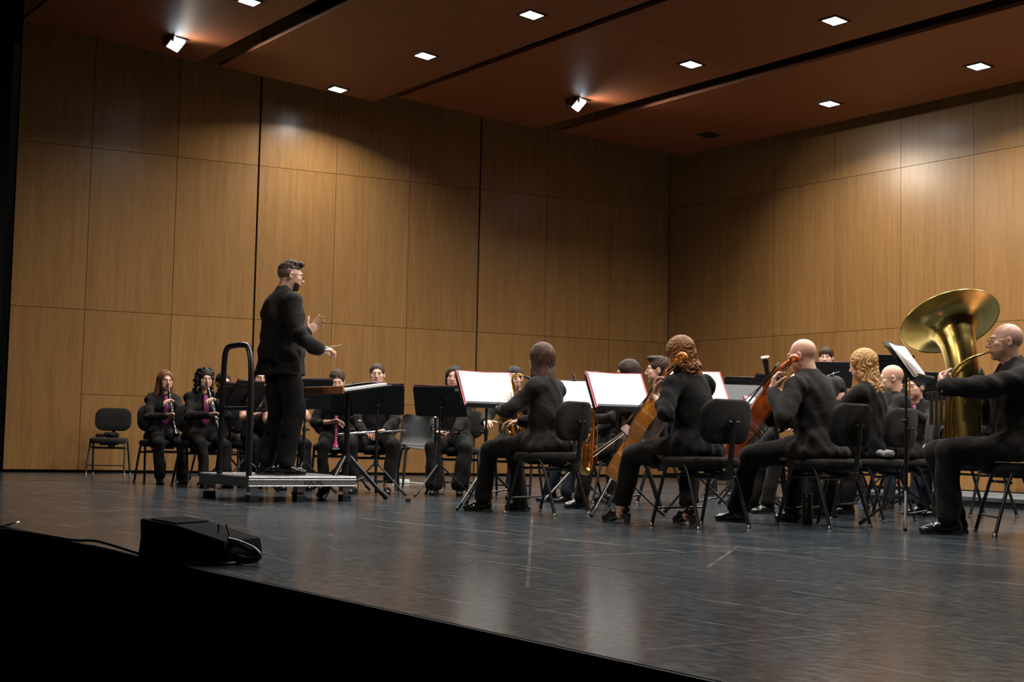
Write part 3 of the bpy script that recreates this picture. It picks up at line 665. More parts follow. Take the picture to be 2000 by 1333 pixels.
def person(label, loc, face, pose, look, group=None):
    """loc: floor point under the pelvis; face: direction the body faces (x, y).
    Local frame: +Y forward, +X to the person's right, Z up."""
    P = dict(S=1.0, stand=False, seat=0.47, lean=0.05, twist=0.0, roll=0.0, head_yaw=0.0, head_pitch=0.0, head_roll=0.0, kx=0.11, ky=0.43, fy=0.42, fx=0.12, ftoe=0.1,
             hr=(0.16, 0.36, 0.72), hl=(-0.16, 0.36, 0.72), pole_r=(0.8, -0.5, -0.6), pole_l=(-0.8, -0.5, -0.6), far=False)
    P.update(pose)
    K = dict(fem=False, skin='fair', hair='short', haircol='darkbrown', top='suit', hem=True, trous='trous', shoe='dress', jaw=1.0, nose=1.0, fat=0.0, build=1.0, glasses=None, beard=False,
             tie=False, deep=1.0, sleeve='long', ankle='sock', hands=('open', 'open'), collar=True, seed=0, legs=True, closed=False, tail=0.0, brow=0.0038)
    K.update(look); S = P['S']; fem = K['fem']; B = K['build'] * S
    face = Vector((face[0], face[1], 0)).normalized(); rz = math.atan2(face.y, face.x) - math.pi / 2
    V = lambda x, y, z: Vector((x, y, z))
    MW = Matrix.Translation((loc[0], loc[1], loc[2] if len(loc) > 2 else 0.0)) @ Matrix.Rotation(rz, 4, 'Z'); IW = MW.inverted()
    for k_ in ('hr', 'hl', 'pole_r', 'pole_l', 'hd_r', 'hd_l', 'pn_r', 'pn_l'):      # world-space versions
        if k_ + '_w' in P: P[k_] = (IW @ Vector(P[k_ + '_w'])) if k_ in ('hr', 'hl') else (IW.to_3x3() @ Vector(P[k_ + '_w']))
    near = not P['far']
    # --- skeleton
    if P['stand']: pel = V(0, 0, 0.962 * S)
    else: pel = V(0, -0.03, P['seat'] + 0.085 * S)
    Rt = Matrix.Rotation(-P['lean'], 3, 'X') @ Matrix.Rotation(P['roll'], 3, 'Y'); Rc = Rt @ Matrix.Rotation(P['twist'], 3, 'Z')
    sp = lambda t: pel + Rt @ V(0, 0, t * S)
    fw = Rc @ V(0, 1, 0); rt = Rc @ V(1, 0, 0); up = Rt @ V(0, 0, 1)
    shw = (0.155 if fem else 0.180) * B; sh_r = sp(0.420) + rt * shw; sh_l = sp(0.420) - rt * shw
    l1, l2 = 0.285 * S, 0.255 * S
    def arm_target(h): return Vector(h)
    el_r, wr_r = two_bone(sh_r, P['hr'], l1, l2, P['pole_r']); el_l, wr_l = two_bone(sh_l, P['hl'], l1, l2, P['pole_l'])
    hipx = 0.088 * B; hip_r = pel + V(hipx, 0.01, -0.02 * S); hip_l = pel + V(-hipx, 0.01, -0.02 * S)
    def leg(sg):
        key = 'r' if sg > 0 else 'l'
        ft = P.get('foot_' + key, (sg * P['fx'], P['fy'])); ank = V(ft[0], ft[1], 0.085 * S)
        if P['stand']: kn, ank = two_bone(hip_r if sg > 0 else hip_l, ank, 0.44 * S, 0.43 * S, (sg * 0.1, 1, 0))
        else: kn, ank = two_bone(hip_r if sg > 0 else hip_l, ank, 0.44 * S, 0.425 * S, P.get('kpole_' + key, (sg * P['kx'], 0.5, 1.0)))
        return kn, ank
    kn_r, an_r = leg(1); kn_l, an_l = leg(-1)
    nb = sp(0.505) + fw * 0.005
    Rh = Rc @ Matrix.Rotation(P['head_yaw'], 3, 'Z') @ Matrix.Rotation(P['head_pitch'], 3, 'X') @ Matrix.Rotation(P['head_roll'], 3, 'Y')
    hs = 1.0 * (0.97 if fem else 1.02) * (0.5 + 0.5 * S); hc = nb + (Rc @ V(0, 0.030, 0.075) + Rh @ V(0, 0.012, 0.085)) * S
    Mh = Matrix.Translation(hc) @ (Rh * hs).to_4x4() if False else Matrix.Translation(hc) @ Rh.to_4x4() @ Matrix.Scale(hs, 4)
    # --- body (skin): head with neck, hands, lower legs, one mesh
    hd = head_sdf(K['jaw'], K['nose'], fem, K['fat'])
    inv = Mh.inverted(); nloc = inv @ (nb - up * 0.03 * S); nr = (0.047 if fem else 0.057 + K['fat'] * 0.6)
    hd.cone((0, -0.022, -0.055), tuple(nloc), nr, nr * 1.12, 0.025)
    hv, hf = hd.mesh(0.0042 if near else 0.0062)
    fc = hv[hf].mean(1)
    mi = np.zeros(len(hf), np.int32)
    lip = (np.abs(fc[:, 0]) < 0.0225) & (fc[:, 2] > -0.0745) & (fc[:, 2] < -0.0515) & (fc[:, 1] > 0.088); mi[lip] = 1
    if K['beard']:
        bd = ((fc[:, 2] < -0.078 + 0.30 * np.abs(fc[:, 0])) & (fc[:, 2] > -0.125) & (fc[:, 1] > 0.030) & ~lip) | ((fc[:, 2] > -0.0535) & (fc[:, 2] < -0.043) & (fc[:, 1] > 0.084) & (np.abs(fc[:, 0]) < 0.024)); mi[bd] = 5
    pcs = [(xf(hv, Mh), hf, mi)]
    for (v_, f_, m_) in eye_pieces(K['closed']): pcs.append((xf(v_, Mh), f_, m_))
    if K['hair'] != 'none' or K['brow']: 
        for (v_, f_, m_) in brow_pieces(4, K['brow']): pcs.append((xf(v_, Mh), f_, m_))
    # hands
    HP = {'open': dict(curl=0.25, thumb=0.2), 'grip': dict(curl=[0.62, 0.66, 0.7, 0.72], thumb=0.8), 'fist': dict(curl=0.85, thumb=0.9), 'keys': dict(curl=[0.40, 0.42, 0.45, 0.42], thumb=0.7),
          'baton': dict(curl=[0.55, 0.62, 0.72, 0.78], thumb=0.8), 'cue': dict(curl=[0.12, 0.22, 0.30, 0.36], thumb=-0.2, spread=0.12), 'rest': dict(curl=0.35, thumb=0.4), 'string': dict(curl=[0.55, 0.6, 0.62, 0.6], thumb=0.9, spread=0.1)}
    if near or K.get('show_hands', True):
        for sg, wr, el, kind, key in ((1, wr_r, el_r, K['hands'][0], 'r'), (-1, wr_l, el_l, K['hands'][1], 'l')):
            if kind is None: continue
            hsdf = hand_sdf(sg, sc=(0.93 if fem else 1.03) * S ** 0.5, **HP[kind]); v_, f_ = hsdf.mesh(0.0042 if near else 0.006)
            d = Vector(P.get('hd_' + key, (wr - el))); pn = Vector(P.get('pn_' + key, (-sg * 0.3, 0.1, -1)))
            Mx = Matrix.Translation(wr + (wr - el).normalized() * 0.02) @ frame(d, -pn).to_4x4()
            pcs.append((xf(v_, Mx), f_, 0))
            a = SDF(); a.cone(el, wr + (wr - el).normalized() * 0.012, 0.042 * B, 0.025 * S, 0.01); v_, f_ = a.mesh(0.010); pcs.append((v_, f_, 0))
            if K['sleeve'] == 'short':
                a = SDF(); sh = sh_r if sg > 0 else sh_l; a.cone(sh, el, 0.056 * B, 0.043 * B, 0.01); v_, f_ = a.mesh(0.010); pcs.append((v_, f_, 0))
    if K['legs']:
        for kn, an in ((kn_r, an_r), (kn_l, an_l)):
            a = SDF(); a.cone(kn.lerp(an, 0.35), an - V(0, 0, 0.03 * S), 0.050 * B, 0.036 * S, 0.01); v_, f_ = a.mesh(0.012); pcs.append((v_, f_, 6 if K['ankle'] == 'sock' else 0))
    core = SDF(); cB = B * 0.78
    core.cone(sp(0.03), sp(0.36), 0.10 * cB, 0.12 * cB, 0.03, f=fw, fk=1.4); core.cone(sp(0.36), nb, 0.09 * cB, 0.05 * cB, 0.03)
    for sh, el, wr in ((sh_r, el_r, wr_r), (sh_l, el_l, wr_l)): core.cone(sp(0.42), sh, 0.05 * cB, 0.05 * cB, 0.03); core.cone(sh, el, 0.048 * cB, 0.042 * cB, 0.02); core.cone(el, wr, 0.040 * cB, 0.027 * cB, 0.02)
    for hp, kn, an in (((hip_r, kn_r, an_r), (hip_l, kn_l, an_l)) if K['legs'] else ()): core.cone(sp(0.03), hp, 0.07 * cB, 0.07 * cB, 0.02); core.cone(hp, kn, 0.075 * cB, 0.055 * cB, 0.02); core.cone(kn, kn.lerp(an, 0.6), 0.05 * cB, 0.042 * cB, 0.02)
    v_, f_ = core.mesh(0.016); pcs.append((v_, f_, 0))
    skin = SKIN[K['skin']]
    hairm = HAIR[K['haircol']]
    body = np_obj('person', pcs, [skin, LIP['n'], EYEW, EYED, hairm, HAIR['saltpepper'] if K['haircol'] in ('grey',) else HAIR['darkbrown'], CL['sock']])
    body.location = (loc[0], loc[1], loc[2] if len(loc) > 2 else 0.0); body.rotation_euler = (0, 0, rz)
    tag(body, label, 'person', group)
    # --- upper garment
    j = SDF(); ck = 0.035; fa = K['fat'] * 1.6; ff = fw
    rx = ((0.158, 0.158, 0.152, 0.146) if K['top'].startswith('suit') else (0.152, 0.144, 0.142, 0.142)) if fem else (0.156, 0.153, 0.160, 0.163); rx = [r * B + fa for r in rx]
    pl = sp(-0.02); j.ell(sp(0.01), (rx[0] * 1.08, rx[0] * 0.86, 0.11 * S), R=Rt, k=ck); j.cone(sp(0.06), sp(0.17), rx[0] * 0.96, rx[1], ck, f=ff, fk=1.30 / K['deep']); j.cone(sp(0.17), sp(0.33), rx[1], rx[2], ck, f=ff, fk=1.35 / K['deep']); j.cone(sp(0.33), sp(0.385), rx[2], rx[3] * 0.92, 0.05, f=ff, fk=1.5 / K['deep'])
    if fem:
        for x in (-1, 1): j.ell(sp(0.315) + rt * x * 0.065 * B + fw * 0.070 * B, (0.062 * B, 0.050 * B, 0.060 * B), k=0.04)
    for sh, el, wr in ((sh_r, el_r, wr_r), (sh_l, el_l, wr_l)):
        j.cone(sp(0.485), sh.lerp(sp(0.44), 0.12) + up * 0.012 * S, 0.050 * B, 0.050 * B, 0.05)
        j.cone(sp(0.40).lerp(sh, 0.4), sh, 0.075 * B, 0.058 * B, 0.045, f=ff, fk=1.2)
        if K['sleeve'] == 'short': j.cone(sh, sh.lerp(el, 0.55), 0.066 * B, 0.062 * B, 0.02)
        else:
            cf = wr.lerp(el, 0.02 if K['sleeve'] == 'long' else 0.45)
            sl = (1.12 if not fem else 0.98) if K['top'].startswith('suit') else 0.96
            j.cone(sh, el, 0.062 * B * sl, 0.054 * B * sl, 0.035); j.cone(el, cf, 0.054 * B * sl, 0.042 * B * sl, 0.02); j.cone(el.lerp(cf, 0.8), cf, 0.043 * B * sl, 0.044 * B * sl if K['top'].startswith('suit') else 0.037 * B, 0.01)
    j.cone(sp(0.475), sp(0.520), (0.070 if fem else 0.078) * B, (0.056 if fem else 0.064) * B, 0.03, f=ff, fk=1.1)
    if K['hem']:
        if P['stand']:
            j.cone(sp(0.02), sp(-0.16), rx[0] * 1.02, rx[0] * 1.16, 0.03, f=ff, fk=1.25 / K['deep']); j.cut(sp(-0.155), up)
            for q_ in np.linspace(0, 1, 6): j.ell(sp(-0.17 + 0.13 * q_) - fw * (rx[0] * 0.86 * K['deep']) + rt * 0.012, (0.004 + 0.012 * (1 - q_), 0.035, 0.03), R=Rt, k=0.004, op='sub')
        else:
            hf_ = 1.36 if K['top'].startswith('suit') else 1.2; j.ell(pl - V(0, 0.012, 0.03), (rx[0] * hf_, rx[0] * (hf_ - 0.18), 0.10 * S), k=0.05)
            for sg, kn, hp in ((1, kn_r, hip_r), (-1, kn_l, hip_l)): j.cone(hp + V(0, 0, 0.02), hp.lerp(kn, 0.26) + V(0, 0, 0.012), 0.098 * B, 0.090 * B, 0.035)
    if K['tail']:
        for x in (-1, 0, 1): j.cone(pel + V(x * 0.09, -0.08, 0.03), pel + V(x * 0.12, -0.12, -K['tail']), 0.085 * B, 0.045, 0.03, f=(0, 1, 0), fk=1.7)
    # neck opening
    j.cone(sp(0.512) + fw * 0.012, sp(0.60) + fw * 0.03, (0.047 if fem else 0.055) * (1 if fem else 1.02) + K['fat'] * 0.5, 0.085, 0.008, op='sub')
    ph = np.random.default_rng(K['seed'] + 3).uniform(0, 6.28, 8); amp = 0.0075 if near else 0.005
    def wr_(X, Y, Z):
        a = np.sin(21 * Z + 9 * X + 3.0 * np.sin(11 * Y + ph[0]) + ph[1]); b2 = np.sin(33 * (Z * 0.8 + X * 0.9) + 4 * np.sin(13 * X + ph[2]) + ph[3]); c2 = np.sin(38 * (Z - Y * 0.7) + 3 * np.sin(15 * X + ph[4]) + ph[5])
        D_ = amp * (0.5 * a + 0.45 * b2 + 0.5 * c2 * np.abs(c2)) + 0.008 * np.exp(-((Z - pel.z + 0.02) / 0.10) ** 2) * np.sin(13 * np.arctan2(X, Y - pel.y) + ph[7] + 14 * Z) * (1.0 if K['hem'] else 0.0)
        for (e_, q_) in ((el_r, wr_r - sh_r), (el_l, wr_l - sh_l), (sh_r, el_r - sh_r), (sh_l, el_l - sh_l)):
            d_ = q_.normalized(); dx_ = X - e_.x; dy_ = Y - e_.y; dz_ = Z - e_.z; along = dx_ * d_.x + dy_ * d_.y + dz_ * d_.z
            w_ = np.exp(-(dx_ * dx_ + dy_ * dy_ + dz_ * dz_) / 0.0110); D_ = D_ + (0.0065 if e_ in (el_r, el_l) else 0.0028) * w_ * np.sin(62 * along + 14 * dx_ - 11 * dz_ + ph[6])
        return D_
    j.warp = wr_
    jv, jf = j.mesh(0.0095 if near else 0.014)
    def sit(v_):
        if P['stand']: return
        m_ = (v_[:, 1] < 0.16) & (v_[:, 1] > -0.235) & (np.abs(v_[:, 0]) < 0.235) & (v_[:, 2] > P['seat'] - 0.16); v_[m_, 2] = np.maximum(v_[m_, 2], P['seat'] + 0.003)
    sit(jv)
    jn = 'jacket' if K['top'].startswith('suit') else 'shirt'
    jo = np_obj(jn, [(jv, jf, 0)], [CL[K['top']]], body)
    if K['collar'] and K['top'].startswith('suit'):
        b = MB(); pts = []
        for a in np.linspace(-2.5, 2.5, 15):
            pts.append(sp(0.515) - up * (0.055 * max(0, math.cos(a - math.pi) * -1 + 0.2)) * 1.0 + (rt * math.sin(a) * 0.070 + fw * (-math.cos(a) * 0.062 + 0.004)) * (B if not fem else B * 0.92))
        b.tube(pts, 0.017, 8, flat=(tuple(up), 1.5)); b.build('collar', CL[K['top']], body, smooth=True)
    if K['tie']:
        def front(t):
            o = sp(t); lo, hi = 0.0, 0.3
            for _ in range(14):
                m = (lo + hi) / 2
                if j.value(o + fw * m) < 0: lo = m
                else: hi = m
            return o + fw * (lo + 0.013)
        b = MB(); ts = np.linspace(0.50, 0.12, 12); pts = [front(t) for t in ts]; wd = [0.018] + [0.021 + 0.022 * i / 10 for i in range(10)] + [0.005]
        vs = []
        for p, wv in zip(pts, wd): vs += [p - rt * wv, p + fw * 0.007, p + rt * wv, p - fw * 0.004]
        fs = []
        for i in range(len(pts) - 1):
            for k_ in range(4): fs.append((i * 4 + k_, i * 4 + (k_ + 1) % 4, i * 4 + 4 + (k_ + 1) % 4, i * 4 + 4 + k_))
        b.add(vs, fs); b.ball(front(0.495) + fw * 0.006, 0.017, 8, 6, sc=(1, 0.7, 1.1)); b.build('necktie', CL['tie'], body, smooth=True)
    # --- trousers
    if K['legs']:
        t = SDF(); t.ell(pel, (rx[0] * 1.04, rx[0] * 0.86, 0.105 * S), k=0.03)
        for hp, kn, an in ((hip_r, kn_r, an_r), (hip_l, kn_l, an_l)):
            hem = kn.lerp(an, 0.93 if K['ankle'] == 'sock' else 0.80)
            t.cone(hp, kn, 0.096 * B + fa * 0.5, 0.070 * B, 0.035); t.cone(kn, hem, 0.069 * B, (0.060 if K['trous'] != 'wide' else 0.085) * B, 0.02)
            if K['ankle'] == 'sock': t.cone(kn.lerp(an, 0.6), an + V(0, 0.0, 0.035), 0.061 * B, 0.060 * B, 0.02); t.cut(V(0, 0, 0.062 * S), V(0, 0, 1))
        ph2 = ph[::-1]
        t.warp = lambda X, Y, Z: 0.007 * (np.sin(24 * Y + 14 * Z + 3 * np.sin(12 * X + ph2[0]) + ph2[1]) * 0.6 + 0.5 * np.sin(31 * Z - 17 * X + 3 * np.sin(9 * Y + ph2[2]) + ph2[3]))
        tv, tf = t.mesh(0.0105 if near else 0.015); sit(tv); np_obj('trousers', [(tv, tf, 0)], [CL['trous' if K['trous'] == 'wide' else K['trous']]], body)
        # shoes
        for sg, an, kn in ((1, an_r, kn_r), (-1, an_l, kn_l)):
            toe = P.get('toe_' + ('r' if sg > 0 else 'l'), sg * P['ftoe']); Rf = Matrix.Rotation(-toe, 3, 'Z'); A = V(an.x, an.y, 0)
            q = lambda x, y, z: A + Rf @ V(x, y, z) * S
            f = SDF(); L = 0.165 if not fem else 0.145; w = 0.040 if not fem else 0.034; hl = 0.055 if K['shoe'] == 'heel' else 0.0
            f.cone(q(0, -0.045, 0.045 + hl), q(0, 0.05, 0.045 + hl * 0.6), 0.040 * S if not fem else 0.033 * S, 0.038 * S if not fem else 0.031 * S, 0.02)
            f.cone(q(0, 0.05, 0.042 + hl * 0.5), q(0, L - 0.03, 0.030), 0.040 * S, 0.028 * S, 0.02, f=(0, 0, 1), fk=1.15)
            f.ell(q(0, L - 0.045, 0.026), (w * S * 1.08, 0.060 * S, 0.026 * S), R=Rf, k=0.015)
            if K['shoe'] != 'heel': f.cone(q(0, -0.035, 0.06), q(0, -0.03, 0.105), 0.036 * S, 0.040 * S, 0.02)
            else: f.ell(q(0, 0.03, 0.10), (0.028 * S, 0.055 * S, 0.035 * S), R=Rf, k=0.008, op='sub')
            v_, f_ = f.mesh(0.0065 if near else 0.011); v_[:, 2] = np.maximum(v_[:, 2], 0.010)
            so = np_obj('shoe', [(v_, f_, 0)], [M['leather'] if K['shoe'] != 'patent' else M['patent']], body)
            b = MB()
            def outl(z, g=1.0): return [q(x * g * w * 1.06, y, z / S) for x, y in ((-0.8, -0.075), (0, -0.088), (0.8, -0.075), (0.85, 0.0), (1.05, 0.07), (0.95, 0.12), (0.5, L - 0.002), (0, L + 0.006), (-0.5, L - 0.002), (-0.95, 0.12), (-1.05, 0.07), (-0.85, 0.0))]
            lo_, hi_ = outl(0.0015), outl(0.013); n_ = len(lo_)
            if K['shoe'] == 'heel':
                for li in (lo_, hi_):
                    for i_ in range(n_):
                        yy = (Rf.transposed() @ (li[i_] - A)).y; li[i_].z += max(0.0, 0.055 * min(1, (0.075 - yy) / 0.10))
                hp_ = [q(x * 0.024, y, 0.062) for x, y in ((-1, -0.08), (1, -0.08), (1, -0.035), (-1, -0.035))]; hb_ = [q(x * 0.017, y, 0.0015) for x, y in ((-1, -0.078), (1, -0.078), (1, -0.045), (-1, -0.045))]
                b.add(hb_ + hp_, [(3, 2, 1, 0), (4, 5, 6, 7), (0, 1, 5, 4), (1, 2, 6, 5), (2, 3, 7, 6), (3, 0, 4, 7)])
            else: b.box(q(0, -0.048, 0.012), (0.062 * S, 0.065 * S, 0.021 * S), Rf)
            b.add(lo_ + hi_, [tuple(range(n_ - 1, -1, -1)), tuple(range(n_, 2 * n_))] + [(i_, (i_ + 1) % n_, n_ + (i_ + 1) % n_, n_ + i_) for i_ in range(n_)]); b.build('sole', M['sole'], so)
    # --- hair
    if K['hair'] != 'none':
        h = hair_sdf(K['hair'], K['seed']); v_, f_ = h.mesh(0.0048 if near else 0.007)
        ho = np_obj('hair', [(v_, f_, 0)], [HAIR['fade'] if K['hair'] == 'fringe' and K['haircol'] != 'grey' else hairm], body); ho.matrix_local = Mh
        if K['hair'] == 'fade':
            h = SDF(); h.ell((0, -0.020, 0.020), (0.0758, 0.0955, 0.078), k=0.01); h.ell((0, 0.098, -0.02), (0.09, 0.080, 0.10), k=0.008, op='sub'); h.ell((0, 0, -0.13), (0.12, 0.2, 0.088), k=0.006, op='sub')
            for x in (-1, 1): h.ell((x * 0.085, 0.0, -0.012), (0.022, 0.026, 0.036), k=0.004, op='sub')
            v_, f_ = h.mesh(0.005); o2 = np_obj('cropped_sides', [(v_, f_, 0)], [HAIR['fade']], body); o2.matrix_local = Mh
    # --- spectacles
    if K['glasses']:
        gm = M['glassframe'] if K['glasses'] == 'dark' else M['goldframe']; b = MB(); r_ = 0.0022 if K['glasses'] == 'dark' else 0.0014
        for x in (-1, 1):
            b.tube([(x * 0.034 + 0.024 * math.cos(a), 0.103 - 0.004 * abs(math.cos(a)) * (1 if math.cos(a) * x > 0 else 0), 0.002 + 0.017 * math.sin(a)) for a in np.linspace(0, 2 * math.pi, 17)[:-1]], r_, 6, closed=True)
            b.tube([(x * 0.058, 0.100, 0.010), (x * 0.072, 0.085, 0.012), (x * 0.080, 0.0, 0.010), (x * 0.079, -0.018, -0.004)], r_, 6)
        b.tube([(-0.010, 0.106, 0.006), (0, 0.1085, 0.008), (0.010, 0.106, 0.006)], r_, 6)
        go = b.build('spectacles', gm, body, smooth=True); go.matrix_local = Mh
    return dict(obj=body, M=MW, wr_r=MW @ wr_r, wr_l=MW @ wr_l, head=MW @ Mh, mouth=MW @ Mh @ Vector((0, 0.10, -0.062)), chest=MW @ sp(0.35), fw=(MW.to_3x3() @ fw), rt=(MW.to_3x3() @ rt), L=lambda x, y, z: MW @ Vector((x, y, z)), kn_r=MW @ kn_r, kn_l=MW @ kn_l)
# ---------------------------------------------------------------- furniture and instrument builders
M['tube'] = mat('black_tube', (0.014, 0.014, 0.015), 0.30, spec=0.6)
M['fabric'] = cloth_mat('black_upholstery', (0.021, 0.019, 0.018), 0.95, 0.3, 120, 0.3)
M['plastic'] = mat('black_plastic', (0.012, 0.012, 0.012), 0.45, spec=0.4)
M['greyplastic'] = mat('grey_plastic', (0.016, 0.016, 0.016), 0.42, spec=0.4)
M['chrome'] = mat('chrome', (0.75, 0.75, 0.76), 0.18, metal=1.0)
M['steel'] = mat('steel', (0.5, 0.5, 0.5), 0.32, metal=1.0)
M['alu'] = mat('aluminium', (0.38, 0.38, 0.38), 0.40, metal=1.0, var=0.25, vscale=14, stretch=(3, 3, 30))
M['ply'] = mat('podium_deck', (0.10, 0.095, 0.09), 0.55, var=0.3, vscale=6)
M['standplate'] = mat('stand_plate', (0.011, 0.011, 0.012), 0.42, spec=0.4)
M['red'] = mat('red_folder', (0.42, 0.025, 0.045), 0.45)
M['darkred'] = mat('dark_red_folder', (0.16, 0.006, 0.012), 0.45)
M['sticker'] = mat('white_label', (0.65, 0.65, 0.62), 0.6)
M['silver'] = mat('silver_plate', (0.80, 0.79, 0.76), 0.16, metal=1.0)
M['gold'] = mat('gold_lacquer', (0.80, 0.47, 0.13), 0.16, metal=1.0)
M['brass'] = mat('tuba_brass', (0.80, 0.56, 0.18), 0.25, metal=1.0, var=0.35, vscale=5, bump=0.06, bscale=9)
M['ebony'] = mat('grenadilla', (0.010, 0.009, 0.009), 0.25, spec=0.6)
M['pinkcl'] = mat('pink_clarinet', (0.62, 0.03, 0.22), 0.25)
M['ivory'] = mat('ivory_ring', (0.75, 0.70, 0.52), 0.4)
M['hairwhite'] = mat('bow_hair', (0.75, 0.72, 0.65), 0.6)
M['bowwood'] = mat('bow_stick', (0.10, 0.03, 0.012), 0.3, coat=0.5)
M['deskwood'] = mat('desk_wood', (0.36, 0.14, 0.05), 0.35, var=0.2, vscale=10, stretch=(1, 12, 12))
def cello_mat(name, c0, c1):
    m = wood_mat(name, c0, c1, 0.22, (10, 10, 1.4), coat=0.8); return m
M['cello1'] = cello_mat('amber_varnish', (0.66, 0.215, 0.022), (0.84, 0.34, 0.05)); M['cello2'] = cello_mat('red_varnish', (0.52, 0.085, 0.009), (0.70, 0.15, 0.02))
def page_mat():
    m, nt, b = new_mat('printed_music'); L = nt.links.new; tc = nt.nodes.new('ShaderNodeTexCoord'); sx = nt.nodes.new('ShaderNodeSeparateXYZ'); L(tc.outputs['Object'], sx.inputs[0])
    def math_(op, a, bv=None):
        n = nt.nodes.new('ShaderNodeMath'); n.operation = op
        for i, q in enumerate((a, bv)):
            if q is None: continue
            if isinstance(q, (int, float)): n.inputs[i].default_value = q
            else: L(q, n.inputs[i])
        return n.outputs[0]
    y = math_('ADD', sx.outputs[1], 5.0)
    band = math_('LESS_THAN', math_('MODULO', y, 0.030), 0.0125); line = math_('LESS_THAN', math_('MODULO', y, 0.0025), 0.0007)
    mx = math_('LESS_THAN', math_('ABSOLUTE', sx.outputs[0]), 0.092)
    no = nt.nodes.new('ShaderNodeTexVoronoi'); no.inputs['Scale'].default_value = 130; L(tc.outputs['Object'], no.inputs['Vector'])
    notes = math_('MULTIPLY', math_('LESS_THAN', no.outputs['Distance'], 0.28), 0.8)
    ink = math_('MULTIPLY', math_('MULTIPLY', math_('MAXIMUM', line, notes), band), mx)
    ink = math_('MULTIPLY', ink, 0.5)
    c = nt.nodes.new('ShaderNodeMix'); c.data_type = 'RGBA'; L(ink, c.inputs[0]); c.inputs[6].default_value = (0.84, 0.84, 0.83, 1); c.inputs[7].default_value = (0.05, 0.05, 0.06, 1); L(c.outputs[2], b.inputs['Base Color']); b.inputs['Roughness'].default_value = 0.6
    return m
M['page'] = page_mat(); M['paper'] = mat('white_paper', (0.82, 0.82, 0.80), 0.6)

def rounded(w, d, r, n=5):
    pts = []
    for (cx_, cy_, a0) in ((w / 2 - r, d / 2 - r, 0), (-w / 2 + r, d / 2 - r, 90), (-w / 2 + r, -d / 2 + r, 180), (w / 2 - r, -d / 2 + r, 270)):
        for i in range(n + 1): a = math.radians(a0 + 90 * i / n); pts.append((cx_ + r * math.cos(a), cy_ + r * math.sin(a)))
    return pts

